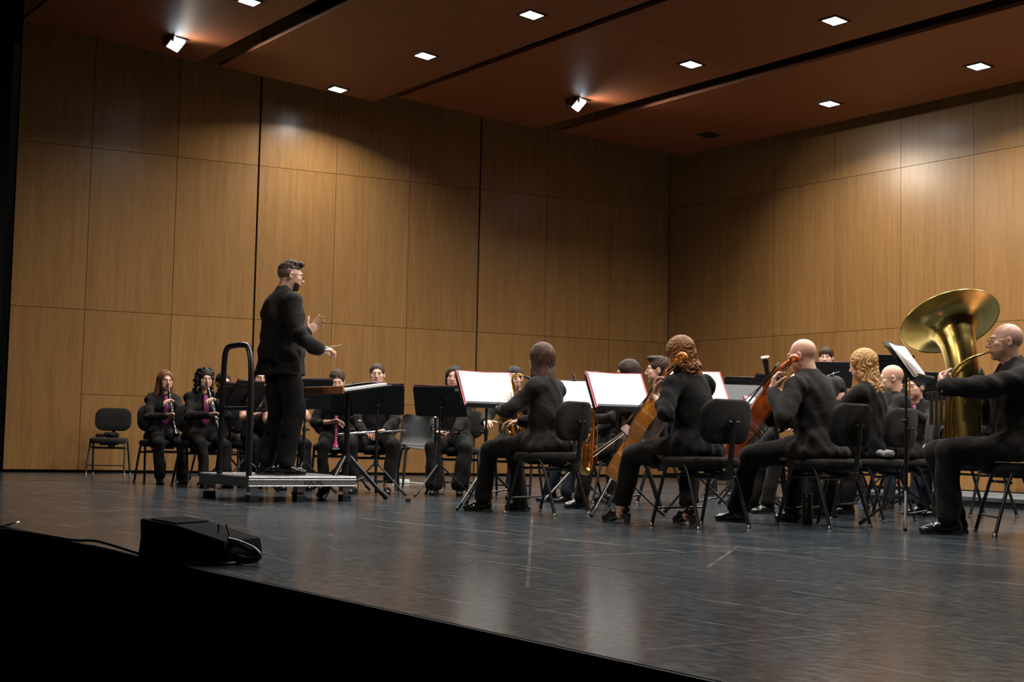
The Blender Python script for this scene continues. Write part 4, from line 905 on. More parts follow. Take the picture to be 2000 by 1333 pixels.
def make_chair():
    root = empty('orchestra_chair')
    b = MB(); P = rounded(0.46, 0.44, 0.13); n = len(P)    # cushion: stacked outlines, softly crowned
    lay = [(0.80, 0.395), (0.96, 0.405), (1.0, 0.425), (1.0, 0.447), (0.95, 0.463), (0.80, 0.470), (0.4, 0.472)]; vs = []; fs = []
    for s_, z in lay: vs += [(x * s_, y * s_, z - 0.02 * max(0, (y * s_ - 0.12)) * 2) for x, y in P]
    for i in range(len(lay) - 1):
        for k in range(n): fs.append((i * n + k, i * n + (k + 1) % n, (i + 1) * n + (k + 1) % n, (i + 1) * n + k))
    fs += [tuple(range(n - 1, -1, -1)), tuple((len(lay) - 1) * n + k for k in range(n))]; b.add(vs, fs); b.build('seat', M['fabric'], root, smooth=True, auto=60)
    # back pad: rounded outline, curved about the vertical, padded
    P = rounded(0.45, 0.29, 0.105, 6); n = len(P); vs = []; fs = []
    lay = [(0.90, -0.024), (1.0, -0.014), (1.02, 0.004), (1.0, 0.020), (0.88, 0.032), (0.45, 0.038)]
    for s_, y in lay: vs += [(x * s_, y - 0.255 + 0.55 * (x * s_) ** 2 - 0.10 * (z * s_), 0.705 + z * s_) for x, z in P]
    for i in range(len(lay) - 1):
        for k in range(n): fs.append((i * n + k, i * n + (k + 1) % n, (i + 1) * n + (k + 1) % n, (i + 1) * n + k))
    fs += [tuple(range(n - 1, -1, -1)), tuple((len(lay) - 1) * n + k for k in range(n))]
    b = MB(); b.add(vs, fs); back = b.build('backrest', M['fabric'], root, smooth=True, auto=50)
    b = MB(); b.tube([(-0.05, -0.297, 0.70), (0.05, -0.297, 0.70)], 0.013, 8); b.build('hinge_bar', M['plastic'], back, smooth=True)
    for sx in (-1, 1):
        b = MB(); x = sx * 0.215
        b.tube(smooth_path([(x + sx * 0.02, 0.215, 0.012), (x + sx * 0.008, 0.15, 0.25), (x, 0.105, 0.395), (x, 0.055, 0.428), (x, -0.03, 0.428), (x, -0.085, 0.395), (x + sx * 0.008, -0.145, 0.25), (x + sx * 0.02, -0.225, 0.012)], 5), 0.0125, 10)
        lf = b.build('leg_frame', M['tube'], root, smooth=True)
        for yy in (0.216, -0.226):
            b = MB(); b.lathe([(0.0145, 0.0), (0.017, 0.003), (0.016, 0.016), (0.0135, 0.022)], 10, Matrix.Translation((x + sx * 0.02, yy, 0.0))); b.build('glide', M['steel'], lf, smooth=True)
    for yy, zz in ((0.05, 0.375), (-0.06, 0.365)):
        b = MB(); b.tube([(-0.217, yy + 0.06 * (1 if yy > 0 else -1), zz - 0.03), (-0.19, yy + 0.05 * (1 if yy > 0 else -1), zz - 0.03), (0.19, yy + 0.05 * (1 if yy > 0 else -1), zz - 0.03), (0.217, yy + 0.06 * (1 if yy > 0 else -1), zz - 0.03)], 0.010, 8); b.build('crossbar', M['tube'], root, smooth=True)
    b = MB(); b.tube([(-0.226, 0.185, 0.12), (0.226, 0.185, 0.12)], 0.007, 8); b.build('stretcher', M['tube'], root, smooth=True)
    b = MB(); b.tube(smooth_path([(0, -0.05, 0.37), (0, -0.20, 0.355), (0, -0.262, 0.40), (0, -0.285, 0.55), (0, -0.30, 0.72)], 5), 0.016, 8, flat=((1, 0, 0), 1.3)); post = b.build('back_post', M['tube'], root, smooth=True)
    b = MB(); b.box((0, -0.232, 0.352), (0.062, 0.07, 0.06)); b.tube([(0.03, -0.235, 0.352), (0.055, -0.235, 0.352)], 0.017, 10); b.build('clamp', M['plastic'], post, bevel=0.004)
    b = MB(); b.box((0, 0.0, 0.385), (0.20, 0.22, 0.022)); b.build('seat_bracket', M['plastic'], root)
    return root
CHAIR0 = make_chair(); CHAIR_USED = [False]
def chair(loc, face, label):
    o = CHAIR0 if not CHAIR_USED[0] else copy_tree(CHAIR0); CHAIR_USED[0] = True
    o.location = (loc[0], loc[1], loc[2] if len(loc) > 2 else 0); o.rotation_euler = (0, 0, math.atan2(face[1], face[0]) - math.pi / 2)
    return tag(o, label, 'chair', 'upholstered orchestra chairs')

def plastic_chair(loc, face, label):
    root = empty('plastic_chair', loc, math.atan2(face[1], face[0]) - math.pi / 2, label, 'chair')
    prof = [(0.20, 0.435), (0.17, 0.455), (0.05, 0.447), (-0.10, 0.440), (-0.17, 0.455), (-0.205, 0.50), (-0.225, 0.58), (-0.245, 0.70), (-0.262, 0.80), (-0.268, 0.815)]
    prof = [(p.x, p.y) for p in [Vector((a, b_, 0)) for a, b_ in prof]]; vs = []; fs = []; nx = 12
    hw = [0.20, 0.215, 0.22, 0.215, 0.205, 0.20, 0.205, 0.20, 0.175, 0.13]
    for off in (0.0, 0.012):
        for (y, z), hwv in zip(prof, hw):
            for i in range(nx + 1):
                t = i / nx * 2 - 1; c = 0.05 * t * t
                vs.append((hwv * t, y + (c if z > 0.5 else 0) - (off if z > 0.46 else 0), z + (c * 0.5 if z < 0.5 else 0) - (off if z <= 0.46 else 0)))
    k = len(prof) * (nx + 1)
    for o_ in (0, k):
        for i in range(len(prof) - 1):
            for j in range(nx): a = o_ + i * (nx + 1) + j; fs.append((a, a + 1, a + nx + 2, a + nx + 1))
    rim = [j for j in range(nx + 1)] + [i * (nx + 1) + nx for i in range(1, len(prof))] + [(len(prof) - 1) * (nx + 1) + j for j in range(nx - 1, -1, -1)] + [i * (nx + 1) for i in range(len(prof) - 2, 0, -1)]
    for i in range(len(rim)): a, c = rim[i], rim[(i + 1) % len(rim)]; fs.append((a, c, c + k, a + k))
    b = MB(); b.add(vs, fs); b.build('shell', M['greyplastic'], root, smooth=True, auto=60)
    for sx in (-1, 1):
        for (ya, yb) in ((0.15, 0.22), (-0.15, -0.25)):
            b = MB(); b.tube([(sx * 0.16, ya * 0.8, 0.432), (sx * 0.195, ya, 0.42), (sx * 0.215, (ya + yb) / 2, 0.21), (sx * 0.235, yb, 0.004)], [0.014, 0.019, 0.016, 0.012], 8, flat=((0, 1, 0), 1.4)); b.build('leg', M['greyplastic'], root, smooth=True)
    b = MB(); b.box((0.05, -0.214, 0.50), (0.05, 0.003, 0.055), Matrix.Rotation(0.2, 3, 'X')); b.build('sticker', mat('red_sticker', (0.6, 0.05, 0.03), 0.5), root)
    return root

def stand(px_pole, Y, F, zc, label, tilt=35, width=0.50, height=0.34, legyaw=0.3, dx=0.0, sticker=False, legr=0.33, hubz=0.30, loc=None, z0=0.0):
    """black orchestra stand; F = direction from desk to player; zc = height of desk centre"""
    if loc is None: p = AY(px_pole, 850, Y); loc = (p.x, Y, z0)
    F = Vector((F[0], F[1], 0)).normalized(); rz = math.atan2(F.y, F.x) - math.pi / 2
    root = empty('music_stand', loc, rz, label, 'music stand', 'black music stands'); zc = zc - z0
    b = MB()
    tl = math.radians(tilt)
    Rm = Matrix.Rotation(math.pi, 3, 'Z') @ Matrix.Rotation(tl, 3, 'X')   # local desk: x across, z up the slope, -y... front looks to +Y of root
    M4 = Matrix.Translation((dx, 0, zc)) @ Matrix.Rotation(tl, 4, 'X')
    P = rounded(width, height, 0.02, 3); hw = [(M4 @ Vector((x, 0.0, z))) for x, z in P]
    b.add([M4 @ Vector((x, 0.002, z)) for x, z in P] + [M4 @ Vector((x, -0.002, z)) for x, z in P], [tuple(range(len(P))), tuple(range(2 * len(P) - 1, len(P) - 1, -1))] + [(i, len(P) + i, len(P) + (i + 1) % len(P), (i + 1) % len(P)) for i in range(len(P))])
    plate = b.build('desk_plate', M['standplate'], root)
    b = MB(); R3 = M4.to_3x3()
    b.box(M4 @ Vector((0, 0.030, -height / 2)), (width - 0.02, 0.062, 0.003), R3); b.box(M4 @ Vector((0, 0.060, -height / 2 + 0.008)), (width - 0.02, 0.003, 0.018), R3); b.build('ledge', M['standplate'], root)
    b = MB(); b.box(M4 @ Vector((0, -0.006, height * 0.36)), (width - 0.01, 0.008, 0.008), R3); b.build('stiffener', M['standplate'], plate)
    b = MB(); b.box(M4 @ Vector((0, -0.012, -0.03)), (0.05, 0.02, 0.12), R3); b.ball(M4 @ Vector((0, -0.03, -0.05)), 0.02, 10, 6); b.tube([M4 @ Vector((-0.03, -0.03, -0.05)), M4 @ Vector((0.035, -0.03, -0.05))], 0.009, 8); b.build('tilt_head', M['plastic'], root)
    top = M4 @ Vector((0, -0.03, -0.05)); py = top.y
    b = MB(); b.tube([(dx, py, hubz * 0.35), (dx, py, zc * 0.66)], 0.0135, 10); b.build('pole', M['tube'], root, smooth=True)
    b = MB(); b.tube([(dx, py, zc * 0.64), top], 0.0095, 10); b.build('upper_pole', M['tube'], root, smooth=True)
    b = MB(); b.tube([(dx, py, zc * 0.62), (dx, py, zc * 0.67)], 0.019, 10); b.tube([(dx, py, zc * 0.645), (dx + 0.035, py, zc * 0.645)], 0.008, 8); b.ball((dx + 0.038, py, zc * 0.645), 0.014, 8, 6); b.build('height_collar', M['plastic'], root)
    b = MB(); b.tube([(dx, py, hubz - 0.025), (dx, py, hubz + 0.03)], 0.024, 10); b.build('hub', M['plastic'], root)
    b = MB(); b.tube([(dx, py, hubz * 0.36), (dx, py, hubz * 0.44)], 0.020, 10); b.build('lower_hub', M['plastic'], root)
    for k in range(3):
        a = legyaw + k * 2 * math.pi / 3; d = Vector((math.cos(a), math.sin(a), 0)); c0 = Vector((dx, py, 0))
        b = MB(); b.tube([c0 + d * 0.02 + Vector((0, 0, hubz)), c0 + d * legr + Vector((0, 0, 0.014))], 0.0095, 8); lg = b.build('leg', M['tube'], root, smooth=True)
        b = MB(); b.tube([c0 + d * (legr - 0.05) + Vector((0, 0, 0.058)), c0 + d * (legr + 0.006) + Vector((0, 0, 0.014))], 0.0145, 8); b.build('rubber_foot', M['plastic'], lg, smooth=True)
        mid = c0 + d * (0.02 + (legr - 0.02) * 0.5) + Vector((0, 0, hubz * 0.5))
        b = MB(); b.tube([c0 + d * 0.02 + Vector((0, 0, hubz * 0.40)), mid], 0.0055, 6); b.build('strut', M['tube'], root, smooth=True)
    if sticker:
        b = MB(); b.box(M4 @ Vector((width * 0.5 - 0.06, -0.0045, height * 0.5 - 0.035)), (0.075, 0.002, 0.028), R3); b.build('name_sticker', M['sticker'], plate)
    W = Matrix.Translation(loc) @ Matrix.Rotation(rz, 4, 'Z') @ M4
    return dict(obj=root, W=W, width=width, height=height)
def folder(st, label, cover='red', w=0.235, h_=0.315, dx=0.0, pages=True, open_=True, dz=0.0, name='music_folder', tint=None):
    """open folder of printed music leaning on a stand desk"""
    W = st['W'] @ Matrix.Translation((dx, 0.010, -st['height'] / 2 + h_ / 2 + 0.010 + dz)) @ Matrix.Rotation(math.pi / 2, 4, 'X') @ Matrix.Rotation(math.pi, 4, 'Y')
    # local: x across, y up the slope, +z towards the player
    root = empty(name, (0, 0, 0), 0, label, 'music folder' if cover else 'sheet music', 'open folders and sheets of music on the stands'); root.matrix_world = W
    for sx in (-1, 1):
        R = Matrix.Rotation(-sx * 0.05, 3, 'Y')
        if cover: b = MB(); b.box(Vector((sx * (w / 2 + 0.004), 0, 0.004)), (w + 0.010, h_ + 0.012, 0.003), R); b.build('cover_board', M[cover], root)
        if pages:
            b = MB(); b.box((0, 0, 0), (w - 0.008, h_ - 0.010, 0.0015)); p = b.build('page', M['page'] if tint is None else tint, root)
            p.matrix_local = Matrix.Translation((sx * (w / 2 - 0.0045), 0.0, 0.0095)) @ R.to_4x4()
    return root

def clarinet(mouth, bell, label, mname='ebony', keys=1.0):
    mouth, bell = Vector(mouth), Vector(bell); d = bell - mouth; L = d.length; Mx = Matrix.Translation(mouth) @ d.to_track_quat('Z', 'X').to_matrix().to_4x4(); s = L / 0.66
    root = empty('clarinet', (0, 0, 0), 0, label, 'clarinet', 'clarinets'); root.matrix_world = Mx
    def part(nm, prof, m): b = MB(); b.lathe([(r, z * s) for r, z in prof], 14); return b.build(nm, m, root, smooth=True)
    part('mouthpiece', [(0.003, 0.0), (0.007, 0.012), (0.011, 0.05), (0.0125, 0.075)], M['ebony'])
    part('barrel', [(0.0125, 0.075), (0.0155, 0.08), (0.0145, 0.105), (0.0155, 0.135)], M[mname])
    part('upper_joint', [(0.0140, 0.137), (0.0135, 0.30), (0.0140, 0.345)], M[mname]); part('lower_joint', [(0.0140, 0.349), (0.0135, 0.50), (0.0145, 0.555)], M[mname])
    part('bell', [(0.0145, 0.558), (0.0165, 0.59), (0.024, 0.63), (0.037, 0.658), (0.0385, 0.662), (0.033, 0.655), (0.015, 0.60)], M[mname])
    for z in (0.075, 0.136, 0.347, 0.556): b = MB(); b.lathe([(0.0150, (z - 0.004) * s), (0.0172, (z - 0.003) * s), (0.0172, (z + 0.004) * s), (0.0150, (z + 0.005) * s)], 14); b.build('ring', M['silver'], root, smooth=True)
    b = MB(); b.lathe([(0.037, 0.655 * s), (0.040, 0.657 * s), (0.040, 0.663 * s), (0.037, 0.663 * s)], 16); b.build('bell_ring', M['silver'], root, smooth=True)
    b = MB(); rg = random.Random(5)
    for i in range(24):
        z = 0.155 + 0.385 * i / 23; a = rg.uniform(-1.2, 1.2) + (math.pi if i % 5 == 0 else 0); r = 0.0165
        c = Vector((r * math.cos(a), r * math.sin(a), z * s)); nrm = Vector((math.cos(a), math.sin(a), 0))
        b.tube([c, c + nrm * 0.005], rg.uniform(0.005, 0.0075), 8)
    for a, z0, z1 in ((0.9, 0.16, 0.33), (-0.9, 0.18, 0.34), (0.7, 0.36, 0.53), (-0.8, 0.37, 0.52), (2.4, 0.17, 0.30)): b.tube([(0.0185 * math.cos(a), 0.0185 * math.sin(a), z0 * s), (0.0185 * math.cos(a), 0.0185 * math.sin(a), z1 * s)], 0.0022, 6)
    tag(b.build('keywork', M['silver'], root, smooth=True), kind='stuff')
    return root
def flute(a, b_, label, name='flute', body='silver', r=0.0095, group='flutes'):
    a, b_ = Vector(a), Vector(b_); d = b_ - a; L = d.length; root = empty(name, (0, 0, 0), 0, label, name.split('_')[-1]); root.matrix_world = Matrix.Translation(a) @ d.to_track_quat('Z', 'X').to_matrix().to_4x4()
    b = MB(); b.lathe([(r * 0.6, 0), (r * 1.15, 0.002), (r * 1.15, 0.02), (r, 0.025), (r, L * 0.30)], 14); b.build('head_joint', M[body], root, smooth=True)
    b = MB(); b.lathe([(r, L * 0.30), (r * 1.2, L * 0.305), (r * 1.2, L * 0.33), (r, L * 0.335), (r, L * 0.84), (r * 1.18, L * 0.845), (r * 1.18, L * 0.865), (r, L * 0.87), (r, L), (r * 0.75, L)], 14); b.build('body_tube', M[body], root, smooth=True)
    b = MB(); b.ball((0, r * 0.9, L * 0.12), 0.014 * r / 0.0095, 10, 6, sc=(0.8, 0.35, 1)); b.build('lip_plate', M['silver'], root, smooth=True)
    b = MB()
    for i in range(14):
        z = L * (0.40 + 0.55 * i / 13); b.tube([(0, r, z), (0, r * 1.7, z)], r * 0.85, 10)
    b.tube([(r * 1.15, r * 0.7, L * 0.38), (r * 1.15, r * 0.7, L * 0.83)], r * 0.22, 6); b.tube([(-r * 1.15, r * 0.7, L * 0.45), (-r * 1.15, r * 0.7, L * 0.97)], r * 0.2, 6); tag(b.build('keywork', M['silver'], root, smooth=True), kind='stuff')
    return root
def saxophone(Mx, label, mname='gold'):
    root = empty('saxophone', (0, 0, 0), 0, label, 'saxophone'); root.matrix_world = Mx
    body = smooth_path([(0, 0, 0.53), (0, 0, 0.35), (0, 0, 0.15), (0.002, 0, 0.03), (0.03, 0, -0.035), (0.075, 0, -0.04), (0.105, 0, 0.02), (0.115, 0, 0.12), (0.130, 0, 0.21), (0.155, 0, 0.275)], 5); n = len(body)
    rr = [0.013 + 0.030 * (i / n) + (0.028 * max(0, (i / n - 0.86) / 0.14) ** 1.6) for i in range(n)]
    b = MB(); b.tube(body, rr, 16, cap=False); b.tube([body[-1], body[-2], body[-4], body[-8]], [rr[-1] - 0.001, rr[-2] - 0.004, rr[-4] - 0.006, rr[-8] - 0.008], 16, cap=False); b.build('body_tube', M[mname], root, smooth=True)
    b = MB(); c = body[-1]; t = (body[-1] - body[-2]).normalized(); o1 = t.orthogonal().normalized(); o2 = t.cross(o1); b.tube([c + (o1 * math.cos(a) + o2 * math.sin(a)) * rr[-1] for a in np.linspace(0, 2 * math.pi, 21)[:-1]], 0.003, 6, closed=True); b.build('bell_rim', M[mname], root, smooth=True)
    b = MB(); b.tube(smooth_path([(0, 0, 0.525), (0, 0, 0.575), (-0.025, 0, 0.61), (-0.08, 0, 0.615), (-0.13, 0, 0.595)], 5), [0.012 - 0.0002 * i for i in range(21)], 10); b.build('neck', M[mname], root, smooth=True)
    b = MB(); b.tube([(-0.125, 0, 0.597), (-0.16, 0, 0.58), (-0.20, 0, 0.562)], [0.011, 0.012, 0.006], 10); b.build('mouthpiece', M['ebony'], root, smooth=True)
    b = MB(); rg = random.Random(3)
    for i in range(16):
        z = 0.50 - 0.47 * i / 15; r = 0.014 + 0.022 * (1 - z / 0.53); a = rg.choice((0.2, -0.5, 1.2, 2.2, -1.4)); nrm = Vector((math.cos(a), math.sin(a), 0)); c = Vector((0, 0, z)) + nrm * r
        b.tube([c, c + nrm * 0.007], 0.008 + 0.009 * (1 - z / 0.53), 10)
    for a in (0.9, -0.9, 2.6): b.tube([(0.030 * math.cos(a), 0.030 * math.sin(a), 0.48), (0.046 * math.cos(a), 0.046 * math.sin(a), 0.05)], 0.003, 6)
    for z in (0.08, 0.15): b.tube([(0.10, 0.045, z), (0.10, 0.06, z)], 0.022, 12)
    tag(b.build('keywork', M[mname], root, smooth=True), kind='stuff')
    return root

def cello(foot, top, back_dir, label, mname):
    """foot: endpin on the floor, top: scroll; back_dir: roughly where the back of the body looks"""
    foot, top = Vector(foot), Vector(top); z = (top - foot).normalized(); y = -Vector(back_dir); y = (y - z * y.dot(z)).normalized(); x = y.cross(z)
    Lt = (top - foot).length; s = 1.0; pin = max(0.04, Lt - 1.215)
    root = empty('cello', (0, 0, 0), 0, label, 'cello', 'cellos'); root.matrix_world = Matrix.Translation(foot + z * pin) @ Matrix((x, y, z)).transposed().to_4x4()
    half = [(0.0, 0.0), (0.09, 0.004), (0.16, 0.03), (0.208, 0.09), (0.218, 0.15), (0.205, 0.215), (0.178, 0.262), (0.172, 0.278), (0.150, 0.285), (0.128, 0.32), (0.115, 0.37), (0.118, 0.42), (0.135, 0.458), (0.146, 0.468), (0.152, 0.49), (0.168, 0.54), (0.172, 0.585), (0.160, 0.65), (0.125, 0.705), (0.07, 0.74), (0.022, 0.755), (0, 0.757)]
    pts = half + [(-a, c) for a, c in half[-2:0:-1]]; n = len(pts); m = M[mname]; D = 0.115
    def plate(y0, bulge, nm, grow=1.012):
        vs = []; fs = []; cz = 0.37; rings = (1.0, 0.93, 0.8, 0.6, 0.35, 0.12)
        for r in rings:
            h_ = bulge * (1 - r ** 2.2)
            for a, c in pts: vs.append((a * r * grow, y0 + h_, cz + (c - cz) * r * grow))
        for i in range(len(rings) - 1):
            for k in range(n): fs.append((i * n + k, i * n + (k + 1) % n, (i + 1) * n + (k + 1) % n, (i + 1) * n + k))
        fs.append(tuple((len(rings) - 1) * n + k for k in range(n))); o_ = len(vs)
        vs += [(a * grow, y0 - 0.004 * (1 if bulge > 0 else -1), cz + (c - cz) * grow) for a, c in pts]
        for k in range(n): fs.append((k, o_ + k, o_ + (k + 1) % n, (k + 1) % n))
        fs.append(tuple(o_ + k for k in range(n)))
        b = MB(); b.add(vs, fs); return b.build(nm, m, root, smooth=True, auto=35)
    front = plate(D / 2, 0.022, 'front_plate'); plate(-D / 2, -0.022, 'back_plate')
    b = MB(); b.add([(a, D / 2, c) for a, c in pts] + [(a, -D / 2, c) for a, c in pts], [(k, n + k, n + (k + 1) % n, (k + 1) % n) for k in range(n)]); b.build('ribs', m, root, smooth=True, auto=60)
    for sx in (-1, 1):
        b = MB(); b.tube(smooth_path([(sx * 0.075, D / 2 + 0.019, 0.45), (sx * 0.060, D / 2 + 0.021, 0.44), (sx * 0.072, D / 2 + 0.020, 0.37), (sx * 0.095, D / 2 + 0.015, 0.305), (sx * 0.080, D / 2 + 0.018, 0.29)], 4), 0.004, 6, flat=((0, 1, 0), 0.35)); b.build('f_hole', M['ebony'], front, smooth=True)
    b = MB(); nk = smooth_path([(0, D / 2 - 0.02, 0.73), (0, D / 2 + 0.004, 0.80), (0, D / 2 - 0.004, 0.95), (0, D / 2 - 0.02, 1.035)], 4); b.tube(nk, [0.024] * 4 + [0.018] * 5 + [0.0175] * 4, 10); b.build('neck', m, root, smooth=True)
    b = MB(); b.box((0, D / 2 + 0.035, 0.745), (0.045, 0.012, 0.60), Matrix.Rotation(0.045, 3, 'X')); b.build('fingerboard', M['ebony'], root, bevel=0.003)
    b = MB(); b.box((0, D / 2 - 0.028, 1.085), (0.040, 0.040, 0.12), Matrix.Rotation(0.25, 3, 'X')); b.build('peg_box', m, root, bevel=0.006)
    sc = MB(); cs = Vector((0, D / 2 - 0.062, 1.185)); sp_ = [cs + Vector((0, (0.040 - 0.0048 * a) * math.cos(a - 1.3) , (0.040 - 0.0048 * a) * math.sin(a - 1.3))) for a in np.linspace(0, 7.4, 34)]
    sc.tube(sp_, [0.0125 - 0.00018 * i for i in range(34)], 8, flat=((1, 0, 0), 1.7)); sc.tube([cs - Vector((0.032, 0, 0)), cs + Vector((0.032, 0, 0))], 0.009, 8); sc.build('scroll', m, root, smooth=True)
    for i in range(4):
        sx = -1 if i % 2 else 1; c = Vector((0, D / 2 - 0.022 - 0.008 * i, 1.05 + 0.024 * i)); b = MB(); b.tube([c - Vector((sx * 0.03, 0, 0)), c + Vector((sx * 0.05, 0, 0))], 0.005, 8); b.ball(c + Vector((sx * 0.064, 0, 0)), 0.016, 10, 6, sc=(1, 0.45, 0.9)); b.build('peg', M['ebony'], root, smooth=True)
    b = MB(); b.prism([(-0.045, 0), (-0.030, 0.0), (-0.02, 0.03), (0.02, 0.03), (0.030, 0.0), (0.045, 0), (0.04, 0.085), (0, 0.095), (-0.04, 0.085)], -0.005, 0.005, Matrix.Translation((0, D / 2 + 0.018, 0.345))); b.build('bridge', M['bowwood'], root)
    b = MB(); b.prism([(-0.022, 0.03), (0.022, 0.03), (0.032, 0.24), (-0.032, 0.24)], 0, 0.01, Matrix.Translation((0, D / 2 + 0.045, 0)) @ Matrix.Rotation(math.pi / 2, 4, 'X')); b.build('tailpiece', M['ebony'], root)
    for i in range(4):
        x_ = -0.015 + 0.010 * i; b = MB(); b.tube([(x_ * 1.2, D / 2 + 0.045, 0.24), (x_ * 1.3, D / 2 + 0.108, 0.345), (x_ * 0.6, D / 2 - 0.012, 1.04)], 0.0011, 5); b.build('string', M['steel'], root)
    b = MB(); b.tube([(0, 0, 0.01), (0, 0, -pin)], 0.005, 8); b.build('endpin', M['steel'], root, smooth=True)
    return root
def bow(tip, frog, label):
    tip, frog = Vector(tip), Vector(frog); d = (frog - tip); L = d.length; d.normalize(); root = empty('cello_bow', (0, 0, 0), 0, label, 'bow', 'cello bows')
    y = Vector((0, 0, 1)); y = (y - d * y.dot(d)).normalized(); root.matrix_world = Matrix.Translation(tip) @ Matrix((y.cross(d), y, d)).transposed().to_4x4()
    b = MB(); b.tube(smooth_path([(0, 0.004, -0.012), (0, 0.024, 0.0), (0, 0.018, L * 0.25), (0, 0.013, L * 0.5), (0, 0.018, L * 0.8), (0, 0.024, L)], 4), 0.0042, 8); b.build('stick', M['bowwood'], root, smooth=True)
    b = MB(); b.box((0, 0, L * 0.47), (0.011, 0.0018, L * 0.94)); b.build('bow_hair', M['hairwhite'], root)
    b = MB(); b.box((0, 0.010, L * 0.95), (0.012, 0.022, 0.05)); b.build('frog', M['ebony'], root)
    return root
def tuba(base, label):
    """local axes follow the world: x right, y away from the audience corner, z up; origin at the bottom of the big branch"""
    root = empty('tuba', base, 0, label, 'tuba')
    path = smooth_path([(0.002, -0.008, -0.12), (0, 0, 0), (-0.004, 0.015, 0.18), (-0.010, 0.035, 0.36), (-0.018, 0.065, 0.50), (-0.028, 0.105, 0.60), (-0.040, 0.160, 0.69), (-0.050, 0.205, 0.755)], 9); n = len(path)
    rr = [float(np.interp(i / (n - 1), [0, 0.4, 0.61, 0.72, 0.81, 0.88, 0.93, 0.965, 0.987, 1.0], [0.088, 0.101, 0.112, 0.120, 0.137, 0.166, 0.205, 0.249, 0.296, 0.335])) for i in range(n)]
    b = MB(); b.tube(path, rr, 40, cap=False); k = n // 2; b.tube([p + Vector((0, 0.001, 0.002)) for p in path[k:]], [r - 0.002 for r in rr[k:]], 40, cap=False); b.build('bell', M['brass'], root, smooth=True, auto=80)
    t = (path[-1] - path[-2]).normalized(); o1 = t.orthogonal().normalized(); o2 = t.cross(o1)
    b = MB(); b.tube([path[-1] + (o1 * math.cos(a) + o2 * math.sin(a)) * 0.335 for a in np.linspace(0, 2 * math.pi, 49)[:-1]], 0.005, 8, closed=True); b.build('bell_rim', M['brass'], root, smooth=True)
    b = MB(); pts = smooth_path([(0, 0, 0.04), (0.0, 0.03, 0.0), (0.03, 0.09, -0.02), (0.06, 0.17, -0.02), (0.07, 0.22, 0.03), (0.07, 0.24, 0.15), (0.05, 0.24, 0.33), (0.02, 0.22, 0.40), (0.0, 0.17, 0.36), (0.0, 0.17, 0.2)], 5); n = len(pts); b.tube(pts, [0.086 - 0.055 * min(1, i / n * 1.2) for i in range(n)], 14); b.build('bottom_bow', M['brass'], root, smooth=True)
    b = MB(); b.tube(smooth_path([(0.125, -0.055, 0.535), (0.07, -0.105, 0.520), (-0.01, -0.125, 0.492), (-0.085, -0.095, 0.440), (-0.112, -0.02, 0.36), (-0.118, 0.03, 0.2), (-0.11, 0.05, 0.02)], 6), [0.0065 + 0.0002 * i for i in range(37)], 10); b.build('leadpipe', M['brass'], root, smooth=True)
    b = MB(); d = Vector((0.085, 0.085, 0.022)).normalized(); Mm = Matrix.Translation((0.115, -0.065, 0.532)) @ d.to_track_quat('Z', 'X').to_matrix().to_4x4(); b.lathe([(0.0075, 0.0), (0.009, 0.045), (0.019, 0.072), (0.0215, 0.080), (0.018, 0.083), (0.008, 0.06)], 16, Mm, cap=False); b.build('mouthpiece', M['silver'], root, smooth=True)
    for i in range(4):
        x0 = -0.20 + 0.033 * i; b = MB(); b.tube([(x0, 0.12, 0.05), (x0, 0.12, 0.22)], 0.014, 12); b.tube([(x0, 0.12, 0.22), (x0, 0.12, 0.27)], 0.005, 8); b.tube([(x0, 0.12, 0.27), (x0, 0.12, 0.278)], 0.013, 12); b.build('valve', M['silver'], root, smooth=True)
    for i, (x0, r_) in enumerate(((-0.125, 0.011), (-0.105, 0.011), (-0.145, 0.009))):
        b = MB(); b.tube(smooth_path([(x0, -0.02, 0.25 - 0.03 * i), (x0 - 0.01, -0.02, -0.02), (x0 + 0.02, -0.02, -0.05), (x0 + 0.05, -0.01, -0.02), (x0 + 0.055, 0.0, 0.22)], 5), r_, 8); b.build('valve_slide', M['brass'], root, smooth=True)
    return root
def bassoon(foot, top, label):
    foot, top = Vector(foot), Vector(top); d = top - foot; L = d.length; root = empty('bassoon', (0, 0, 0), 0, label, 'bassoon'); root.matrix_world = Matrix.Translation(foot) @ d.to_track_quat('Z', 'X').to_matrix().to_4x4()
    b = MB(); b.lathe([(0.022, 0.03), (0.024, 0.45), (0.022, 0.47)], 14, Matrix.Diagonal((1.5, 1, 1, 1))); b.build('boot_joint', M['ebony'], root, smooth=True)
    b = MB(); b.lathe([(0.020, 0.46), (0.019, 0.9), (0.018, L - 0.30), (0.021, L - 0.25), (0.0195, L - 0.10), (0.0265, L - 0.02)], 16); b.build('long_joint', M['ebony'], root, smooth=True)
    b = MB(); b.lathe([(0.0265, L - 0.010), (0.033, L - 0.008), (0.035, L - 0.003), (0.031, L), (0.022, L), (0.018, L - 0.02)], 18, cap=False); b.build('bell_ring', M['ivory'], root, smooth=True)
    b = MB(); b.lathe([(0.0, 0.0), (0.012, 0.001), (0.012, 0.03)], 10); b.tube([(0.035, 0, 0.45), (0.035, 0, 0.85), (0.05, 0, 0.92), (0.10, -0.03, 0.95), (0.16, -0.06, 0.93)], 0.006, 8); b.build('bocal', M['silver'], root, smooth=True)
    b = MB()
    for i in range(10): z = 0.3 + i * 0.07; b.tube([(0, -0.022, z), (0, -0.031, z)], 0.010, 8)
    tag(b.build('keywork', M['silver'], root, smooth=True), kind='stuff')
    return root
